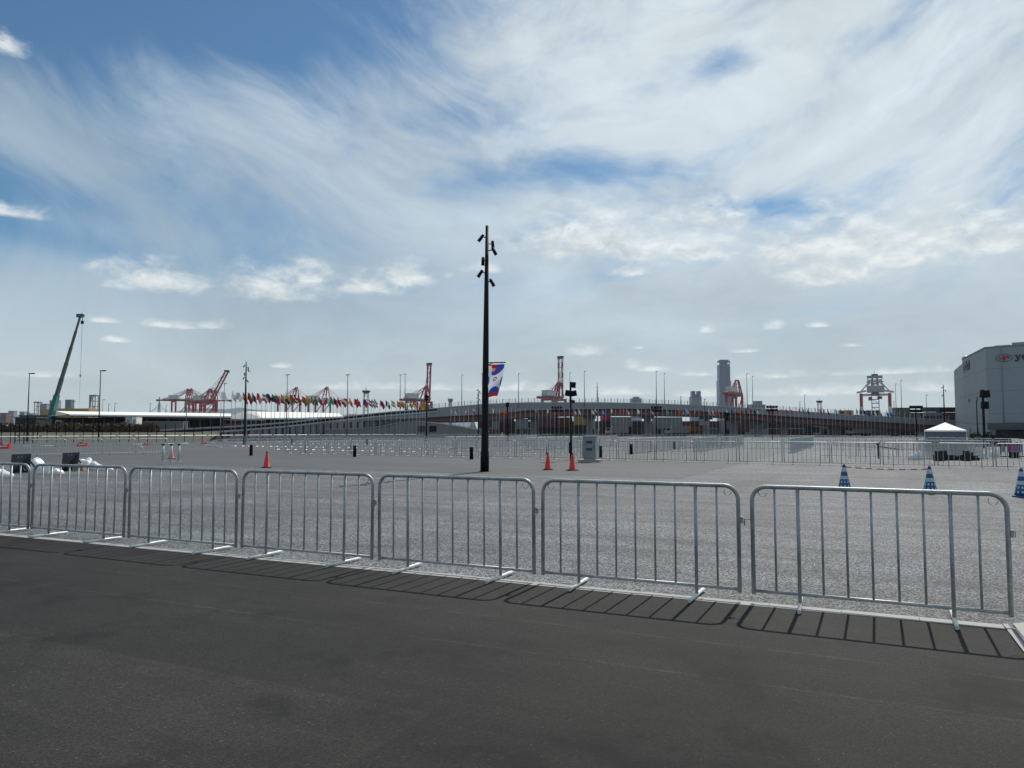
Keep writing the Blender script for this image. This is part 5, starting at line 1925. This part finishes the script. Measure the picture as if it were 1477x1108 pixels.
def lattice(px, ytop, D, w, label, kind='legs', base_y=None):
    p = at(px, HZ, D)
    H = at(px, ytop, D).z
    t = thing('lattice_tower', label, 'tower', (p.x, D, 0))
    m_ = mat('tower_grey_steel', (.20, .215, .225), .6)
    b = MB()
    for sx in (-1, 1):
        for sy in (-1, 1): b.beam((sx * w / 2, sy * w / 2, 0), (sx * w / 2, sy * w / 2, H), w * .13)
    b.build('leg', m_, t)
    b = MB()
    n = max(5, int(H / (w * .9)))
    for j in range(n + 1):
        z = H * j / n
        for sy in (-1, 1): b.beam((-w / 2, sy * w / 2, z), (w / 2, sy * w / 2, z), w * .09)
        if j < n and j % 2 == 0: b.beam((-w / 2, -w / 2, z), (w / 2, -w / 2, H * (j + 1) / n), w * .07)
    b.build('brace', m_, t)
    if kind == 'cab':
        b = MB(); o = len(b.v)
        b.tube([(0, 0, H - w * .35), (0, 0, H), (0, 0, H + w * .45), (0, 0, H + w * .5)], [w * .5, w * .95, w * 1.05, w * .9], 12); b.build('cab', m_, t)
        b = MB(); b.tube([(0, 0, H + w * .08), (0, 0, H + w * .34)], [w * 1.03, w * 1.08], 12, cap=False); b.build('window', DKC, t)
        b = MB(); b.tube([(0, 0, H + w * .5), (0, 0, H + w * 1.3)], .25, 4); b.build('antenna', m_, t)
    if kind == 'roof':
        b = MB(); b.box(-w * .7, -w * .7, H, w * .7, w * .7, H + w * .25); b.build('platform', m_, t)
    if kind == 'slant':
        b = MB(); b.beam((-w * 1.1, 0, 0), (-w * .5, 0, H), w * .18); b.box(-w * .6, -w * .6, H, w * .6, w * .6, H + w * .15); b.build('slanting_strut', m_, t)
    return t


lattice(53.3, 581, 620, 3.4, 'grey lattice tower left of the mobile crane', 'roof')
lattice(134, 571, 620, 4.6, 'grey lattice tower with slanting strut behind the white canopy', 'slant')
lattice(527.5, 566, 700, 3.6, 'control tower with flared top behind the flags on the ramp', 'cab')
lattice(1183, 580, 900, 3.6, 'small control tower with flared top left of the striped-leg crane', 'cab')
# solid concrete tower over the overpass
p = at(649.5, HZ, 900)
t = thing('control_tower', 'small pale concrete tower with wider top left of the banner pole', 'tower', (p.x, 900, 0))
H = at(0, 579, 900).z
b = MB(); b.tube([(0, 0, 0), (0, 0, H)], [2.1, 2.1], 10); b.build('shaft', CITYL, t)
b = MB(); b.tube([(0, 0, H - 1), (0, 0, H + 2), (0, 0, H + 3.3)], [2.2, 3.2, 3.3], 10); b.build('cab', CITY, t)
# ringed broadcast mast
D = 1600
p = at(862, HZ, D)
t = thing('broadcast_mast', 'pale ringed broadcast mast tapering to a point over the overpass', 'mast', (p.x, D, 0))
H = at(0, 552, D).z
b = MB(); b.tube([(0, 0, 0), (0, 0, H * .8), (0, 0, H)], [2.3, 1.3, .5], 8); b.build('shaft', CITYL, t)
for j in range(8):
    z = H * (.42 + .068 * j); r_ = 3.6 - j * .25
    b = MB(); b.tube([(0, 0, z), (0, 0, z + 1.2)], [r_, r_], 12); b.build('ring_platform', CITY, t)
# cable-stayed bridge pylon, far left
D = 1500
p = at(228.7, HZ, D)
t = thing('bridge_pylon', 'pale slender A-shaped bridge pylon behind the white canopy', 'pylon', (p.x, D, 0))
H = at(0, 573, D).z
b = MB()
b.beam((-4.8, 0, 0), (-.6, 0, H * .82), 1.9); b.beam((4.8, 0, 0), (.6, 0, H * .82), 1.9); b.beam((0, 0, H * .78), (0, 0, H), 2.2); b.beam((-3.5, 0, H * .3), (3.5, 0, H * .3), 1.6)
b.build('pylon', CITYL, t)
b = MB()
for i in range(1, 8):
    b.beam((0, 0, H * (.98 - .04 * i)), (-7.0 * i, 0, 26), .22); b.beam((0, 0, H * (.98 - .04 * i)), (7.0 * i, 0, 26), .22)
b.build('stay_cables', CITYL, t)

# distant hills
hm = mat('hill_blue_green', (.060, .095, .13), .95, var=.15, scale=.002)
b = MB()
D = 5200
prof = [(-200, 599), (-60, 598), (60, 600), (150, 600), (225, 599), (250, 594), (275, 590.5), (300, 589), (325, 590.5), (345, 588), (370, 591), (400, 594), (450, 597), (560, 600), (700, 604)]
rnd = random.Random(4)
pts = []
for i in range(len(prof) - 1):
    for s_ in range(8):
        f_ = s_ / 8
        x = prof[i][0] + (prof[i + 1][0] - prof[i][0]) * f_
        y = prof[i][1] + (prof[i + 1][1] - prof[i][1]) * f_ + rnd.uniform(-.25, .25)
        pts.append((x, y))
for i in range(len(pts) - 1):
    A, B = at(*pts[i], D), at(*pts[i + 1], D)
    A0, B0 = Vector((A.x, D - 700, 0)), Vector((B.x, D - 700, 0))
    o = len(b.v)
    b.v += [tuple(A0), tuple(B0), tuple(B), tuple(A), (B.x, D + 700, 0), (A.x, D + 700, 0)]
    b.face((o, o + 1, o + 2, o + 3), 0, False); b.face((o + 3, o + 2, o + 4, o + 5))
tag(b.build('hills', hm), kind='structure')

# ------------------------------------------------------------------ air
hb = MB(); hb.box(-6000, -400, -1.03, 6000, 6200, 300)
hz_m = bpy.data.materials.new('thin_haze'); hz_m.use_nodes = True
_t = hz_m.node_tree; _t.nodes.clear()
_o = _t.nodes.new('ShaderNodeOutputMaterial'); _v = _t.nodes.new('ShaderNodeVolumePrincipled')
_v.inputs['Color'].default_value = (.82, .90, 1.0, 1); _v.inputs['Density'].default_value = .00004; _v.inputs['Anisotropy'].default_value = .2
_t.links.new(_v.outputs[0], _o.inputs['Volume'])
tag(hb.build('haze', hz_m), kind='stuff')

# ------------------------------------------------------------------ left side: canopy, crane, hedge, fence
bank = MB()
g0, g1 = 122.0, 140.0
xs = [at(x, HZ, g0).x for x in range(-120, 330, 30)]
for i in range(len(xs) - 1):
    xa, xb = xs[i], xs[i + 1]
    bank.poly([(xa, g0, .01), (xb, g0, .01), (xb * 1.1, g1, 1.35), (xa * 1.1, g1, 1.35)])
    bank.poly([(xa * 1.1, g1, 1.35), (xb * 1.1, g1, 1.35), (xb * 1.2, g1 + 18, 1.4), (xa * 1.2, g1 + 18, 1.4)])
tag(bank.build('grass_bank', GRASSY), kind='structure')
rnd = random.Random(9)
bl_ = []
for x in range(-20, 226, 5):
    q_ = at(x, HZ, 142)
    bl_.append((q_.x, 142 + rnd.uniform(-.6, .6), 2.0 + rnd.uniform(-.1, .25), .65, .7, .95 + rnd.uniform(-.1, .2)))
tag(leaf_clump('hedge', BROWN, bl_, 9000, .20, 5), 'long brown dry hedge along the bank at the left', 'hedge')

# canopy with pale roof
cn = thing('long_canopy', 'long white canopy roof on grey columns behind the bank, with dark interior', 'canopy', (0, 0, 0))
Dc = 178
sections = [(93, 592.6, 603.0, 120), (330, 597.0, 603.6, 330)]
rf = MB()
A, B, C_, E = at(92, 592.3, Dc + 22), at(335, 597.0, Dc + 6), at(335, 600.8, Dc - 4), at(60, 602.0, Dc - 4)
E2 = at(118, 598.2, Dc - 4)
v0, v1, v2, v3 = at(80, 593.0, Dc + 24), at(334, 596.6, Dc + 14), at(334, 600.4, Dc - 4), at(100, 597.6, Dc - 4)
rf.poly([v3, v2, v1, v0])
dz = Vector((0, 0, -.35))
rf.poly([v3, v3 + dz, v2 + dz, v2])
rf.poly([v0 + dz, v1 + dz, v2 + dz, v3 + dz])
rf.build('roof', CANVAS, cn)
v4 = at(70, 600.5, Dc - 4)
g_ = MB(); g_.poly([v3 + Vector((0, .1, -.02)), v0 + Vector((0, 0, -.05)), at(72, 600.0, Dc + 20), v4]); g_.build('gable_end', mat('gable_grey', (.30, .31, .31), .7), cn)
sf = MB(); sf.poly([v3 + dz + Vector((0, .05, 0)), v2 + dz + Vector((0, .05, 0)), at(288, 606.0, Dc - 2), at(100, 600.6, Dc - 2)]); sf.build('soffit_fascia', mat('tan_soffit', (.22, .19, .14), .7), cn)
for i in range(15):
    x = 104 + i * 15.4
    q_ = at(x, 601, Dc)
    b = MB(); b.tube([(q_.x, Dc, 0), (q_.x, Dc, q_.z + .1)], .10, 6); b.build('column', GREY, cn)
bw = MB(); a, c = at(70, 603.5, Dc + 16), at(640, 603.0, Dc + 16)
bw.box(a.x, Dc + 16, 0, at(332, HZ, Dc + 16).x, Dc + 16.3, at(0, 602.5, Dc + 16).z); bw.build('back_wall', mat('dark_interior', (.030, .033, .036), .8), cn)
# gabled tent part and second roof
cn2 = thing('gabled_canopy', 'grey gabled canopy joined to a long white roof behind the flags', 'canopy', (0, 0, 0))
b = MB()
ap, l_, r_ = at(350, 593.4, Dc + 2), at(322, 604.2, Dc - 2), at(382, 604.2, Dc - 2)
b.poly([l_, r_, ap]); b.poly([l_ + dz, l_, r_, r_ + dz]); b.poly([l_, ap, ap + Vector((0, 14, 0)), l_ + Vector((0, 14, 0))]); b.poly([r_, r_ + Vector((0, 14, 0)), ap + Vector((0, 14, 0)), ap])
b.build('gable_roof', mat('gable_canvas_grey', (.36, .36, .34), .7), cn2)
b = MB()
u0, u1, u2, u3 = at(358, 593.6, Dc + 14), at(489, 596.4, Dc + 14), at(496, 600.6, Dc), at(372, 602.8, Dc - 2)
mid0, mid3 = at(430, 594.6, Dc + 14), at(430, 602.6, Dc - 1)
b.poly([u3, mid3, mid0, u0]); b.poly([mid3, u2, u1, mid0]); b.poly([u3, u3 + dz, mid3 + dz, mid3]); b.poly([mid3, mid3 + dz, u2 + dz, u2])
b.build('roof', CANVAS, cn2)
for x in (325, 338, 352, 366, 380, 396, 412, 428, 444, 460):
    q_ = at(x, 603.5, Dc); b = MB(); b.tube([(q_.x, Dc, 0), (q_.x, Dc, q_.z)], .10, 6); b.build('column', GREY, cn2)
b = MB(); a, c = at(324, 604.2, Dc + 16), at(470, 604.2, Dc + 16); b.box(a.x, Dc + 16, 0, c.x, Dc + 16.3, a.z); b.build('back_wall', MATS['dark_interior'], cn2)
a = at(325, 611, 170); c = at(349, 616, 170)
b = MB(); b.box(a.x, 170, .1, c.x, 171, a.z); tag(b.build('red_banner_board', cmats['maroon']), 'dull red board under the grey gabled canopy', 'board')
# white box hut and pale boxes in front of the canopy
for (x0, x1, y0, y1, m_, lab) in ((181, 188.5, 601, 614, LGREY, 'pale box hut left of the pair in front of the canopy'), (190, 197, 601, 614, CANVAS, 'pale box hut right of the pair in front of the canopy'),
                                  (207, 264, 608.5, 614, mat('dull_grey_green', (.12, .135, .12), .8), 'long low grey container in front of the canopy')):
    a, c = at(x0, y0, 160), at(x1, y0, 160)
    t = thing('site_hut', lab, 'hut', (a.x, 160, 1.3)); w = c.x - a.x
    b = MB(); b.box(0, 0, -1.3, w, 2.4, a.z - 1.3); b.build('wall', m_, t)
    b = MB(); b.box(-.08, -.1, a.z - 1.3, w + .08, 2.5, a.z - 1.2); b.build('roof', GREY, t)
    b = MB(); b.box(w * .3, -.04, -.2, w * .3 + .5, -.01, a.z - 1.9); b.build('door', GREY, t)
# mustard site building
t = thing('site_building', 'mustard yellow site building behind the mobile crane', 'building', (0, 0, 0))
a, c = at(59.5, 590.5, 230), at(71, 600, 230)
b = MB(); b.box(a.x, 230, 0, c.x, 238, a.z); a2, c2 = at(71, 588.5, 232), at(128, 590, 232); b.box(a2.x, 232, 0, c2.x, 238, at(0, 589.3, 232).z); b.build('wall', MUST, t)
b = MB()
for i in range(9):
    x = a.x + 1 + i * 1.6
    b.box(x, 229.9 if x < c.x else 231.9, 3.2, x + .8, 229.97 if x < c.x else 231.97, 4.4)
b.build('window', DKC, t)
# mobile crane
Dk = 190
p = at(72, HZ, Dk)
t = thing('mobile_crane', 'teal mobile crane with long raised telescopic boom', 'mobile crane', (p.x, Dk, 0))
foot, mid_, tip = at(73.5, 603, Dk) - p, at(82, 570, Dk) - p, at(116.2, 455, Dk) - p
foot.z += EYE; mid_.z += EYE; tip.z += EYE
for v_ in (foot, mid_, tip): v_.y = 0
b = MB(); b.beam(foot, mid_, 1.0, 1.5, w2=.95, h2=1.25); b.build('boom_base', TEAL, t)
segs = 5
for i in range(segs):
    s0, s1 = i / segs, (i + 1) / segs
    A, B = mid_.lerp(tip, s0), mid_.lerp(tip, s1)
    wd = .76 - .10 * i
    b = MB(); b.beam(A - (B - A) * .02, B, wd, wd * 1.15); b.beam(B - (B - A) * .02, B, wd * 1.15, wd * 1.4); b.build('boom_section', BOOMG, t)
b = MB(); b.box(-.9, -.4, -.5, .75, .4, .35); b.tube([(.5, -.45, .1), (.5, .45, .1)], .35, 10); b.build('boom_head', TEAL, t, tip)
hk = at(118.4, 464, Dk) - p; hk.z += EYE; hk.y = 0
b = MB(); b.beam(tip + Vector((.5, 0, 0)), (tip.x + .5, 0, hk.z), .12); b.box(tip.x + .2, -.2, hk.z - .6, tip.x + .8, .2, hk.z + .2); b.build('hook_block', BLACK, t)
e1 = at(116, 542, Dk) - p; e1.z += EYE; e2 = at(114, 583, Dk) - p; e2.z += EYE
b = MB(); b.beam((tip.x + .5, 0, hk.z - .5), (e1.x, 0, e1.z), .06); b.box(e1.x - .15, -.15, e1.z - .3, e1.x + .15, .15, e1.z + .3); b.beam((e1.x, 0, e1.z), (e2.x, 0, e2.z), .05); b.build('hoist_rope', GREY, t)
b = MB(); b.box(-1.2, -1.3, 1.3, 2.0, 1.3, 3.3); b.box(-.6, -.8, 3.3, .9, .8, 4.6); b.build('superstructure', TEAL, t)
b = MB(); b.box(2.1, -1.3, 1.6, 3.6, -.1, 4.3); b.build('operator_cab', WHITE, t)
b = MB(); b.box(2.3, -1.36, 2.6, 3.4, -1.301, 4.0); b.build('window', DKC, t)
b = MB(); b.box(-4.5, -1.35, .8, 8.0, 1.35, 1.5); b.box(3.7, -1.2, 1.5, 5.2, 1.2, 3.4); b.box(6.4, -1.35, 1.4, 8.2, 1.35, 3.2); b.build('carrier', PALE, t)
b = MB(); b.box(6.7, -1.39, 2.1, 7.9, -1.351, 2.9); b.build('window', DKC, t)
for x in (-3.2, -1.7, 3.4, 5.0, 6.8):
    for s_ in (-1, 1): b = MB(); b.tube([(x, s_ * .9, .62), (x, s_ * 1.3, .62)], .62, 14); b.build('wheel', BLACK, t)
b = MB()
for x in (-4.4, 5.8):
    b.box(x - .2, -3.2, .6, x + .2, 3.2, .9)
    for y_ in (-3.2, 3.2): b.box(x - .25, y_ - .25, 0, x + .25, y_ + .25, .6)
b.build('outrigger', TEAL, t)


# parked cars, left edge
def car(px, D, z, colr, label, rz=0.0):
    p = at(px, HZ, D)
    t = thing('parked_car', label, 'car', (p.x, D, z), R(rz), 'cars parked at the far left')
    b = MB()
    prof_ = [(-2.1, .35), (-2.15, .75), (-1.95, .92), (-1.2, 1.0), (-.7, 1.42), (.75, 1.45), (1.35, 1.02), (2.0, .9), (2.15, .6), (2.1, .35)]
    for (xa, za), (xb, zb) in zip(prof_, prof_[1:] + prof_[:1]):
        b.poly([(xa, -.85, za), (xb, -.85, zb), (xb, .85, zb), (xa, .85, za)])
    b.poly([(x, -.85, z_) for x, z_ in prof_]); b.poly([(x, .85, z_) for x, z_ in reversed(prof_)])
    b.build('body', colr, t)
    b = MB()
    for s_ in (-1, 1):
        y_ = s_ * .86
        b.poly([(-1.05, y_, 1.02), (-.05, y_, 1.02), (-.05, y_, 1.36), (-.65, y_, 1.36)]); b.poly([(.05, y_, 1.02), (1.15, y_, 1.02), (.7, y_, 1.38), (.05, y_, 1.38)])
    b.build('window', DKC, t)
    for x in (-1.35, 1.35):
        for s_ in (-1, 1): b = MB(); b.tube([(x, s_ * .62, .32), (x, s_ * .88, .32)], .32, 12); b.build('wheel', BLACK, t)


for px, D_, colr, lab, rz in ((-2, 150, GREY, 'grey car parked at the left edge beyond the fence', 10), (7, 152, WHITE, 'pale car parked near the left edge beyond the fence', -8), (16, 154, BLACK, 'black car parked left of the street lamp beyond the fence', 6), (2, 168, cmats['maroon'], 'dark red car parked in the second row at the left edge', 0), (26, 166, PALE, 'silver car parked behind the leftmost street lamp', 20)):
    car(px, D_, 1.36, colr, lab, rz)
# low dark clutter between lamp and mobile crane
for x0, x1, y0, lab in ((22, 52, 601.5, 'low dark shed left of the mobile crane'), (28, 68, 598.8, 'long dark grey shed under the far towers at left')):
    D_ = 200 if y0 > 600 else 225
    a, c = at(x0, y0, D_), at(x1, y0, D_)
    t = thing('shed', lab, 'shed', (a.x, D_, 0))
    w = c.x - a.x
    b = MB(); b.box(0, 0, 0, w, 5, a.z - .3); b.build('wall', cmats['black'] if D_ == 200 else cmats['dark blue-grey'], t)
    b = MB(); b.box(-.2, -.2, a.z - .3, w + .2, 5.2, a.z); b.build('roof', mat('shed_roof', (.09, .08, .075), .7), t)
    for i in range(4): b = MB(); b.box(w * (i + .3) / 4, -.05, 1.0, w * (i + .7) / 4, -.01, 2.2); b.build('window', GREY, t)


# trees showing over the canopy
def tree(px, D, h, r_, label, seed):
    p = at(px, HZ, D)
    t = thing('tree', label, 'tree', (p.x, D, 0), 0, 'dark trees behind the canopy')
    b = MB(); b.tube([(0, 0, 0), (0, 0, h * .5), (.2, .1, h * .8)], [.28, .2, .08], 6); b.beam((0, 0, h * .45), (r_ * .5, 0, h * .75), .14); b.beam((0, 0, h * .5), (-r_ * .5, .2, h * .8), .13); b.build('trunk', BARK, t)
    rnd = random.Random(seed)
    bl2 = [(rnd.uniform(-.7, .7) * r_, rnd.uniform(-.5, .5) * r_, h * rnd.uniform(.62, .86), r_ * .5, r_ * .5, h * .15) for _ in range(6)]
    leaf_clump('crown', LEAFD, bl2, 420, .32, seed, t)


for i, (px, h_, r_) in enumerate(((107, 8.4, 3.2), (115, 7.6, 2.8), (160, 8.0, 3.4), (172, 7.8, 3.0), (181, 8.0, 3.2), (190, 7.6, 3.2), (200, 7.4, 3.0), (217, 7.4, 3.4), (226, 7.2, 2.6), (288, 7.2, 3.6), (299, 6.9, 3.0), (425, 8.2, 3.6), (505, 7.8, 3.0), (514, 7.6, 3.0))):
    tree(px, 262, h_ - .2, r_, 'dark rounded tree behind the canopy roof, %s from the left' % nth(i), 40 + i)

# dark mesh fence at the left
ft = thing('mesh_fence', 'tall black wire fence with leaning posts in front of the bank', 'fence', (0, 0, 0))
fx = MB()
px = -25.0
lastp = None
kx = 0
while px < 332:
    D_ = 98 + (px + 25) * .045
    p = at(px, HZ, D_)
    h_ = 2.75
    b = MB(); b.tube([(0, 0, 0), (0, 0, h_ - .35), (.05, -.22, h_)], .05 if kx % 2 else .065, 6); b.build('fence_post', BLACK, ft, (p.x, D_, 0))
    q_ = Vector((p.x, D_, 0))
    if lastp is not None:
        for z_ in [.15 + .24 * i for i in range(11)]:
            fx.beam(lastp + Vector((0, 0, z_)), q_ + Vector((0, 0, z_)), .012)
    lastp = q_
    px += 13.2 + .6 * math.sin(kx * 1.3)
    kx += 1
tag(fx.build('wire', BLACK, ft), kind='stuff')
# gate section with cross bars
b = MB()
a, c = at(22, HZ, 97), at(48, HZ, 97)
for z_ in (.4, 1.0, 1.5, 2.0, 2.5): b.beam((a.x, 97, z_), (c.x, 97, z_), .05)
for xx in (a.x, (a.x + c.x) / 2, c.x): b.beam((xx, 97, 0), (xx, 97, 2.9), .10)
tag(b.build('fence_gate', BLACK), 'black barred gate section in the wire fence near the left edge', 'gate')
# paving flats and stacked pale barrier feet lying on the ground behind the left row
for i, (x0, x1, y_) in enumerate(((300, 318, 645.3), (286, 296, 642.8), (196, 204, 645.6), (325, 338, 645.0))):
    a, c = gr(x0, y_), gr(x1, y_)
    b = MB(); b.box(0, 0, 0, c.x - a.x, .35, .09); b.box(.1, .05, .09, (c.x - a.x) * .7, .3, .15)
    tag(b.build('plank_bundle', PALE, None, (a.x, a.y, .004)), 'pale plank bundle lying on the plaza, %s from the left' % nth([1, 3, 0, 2].index(i) if False else (2, 1, 0, 3)[i]), 'planks')
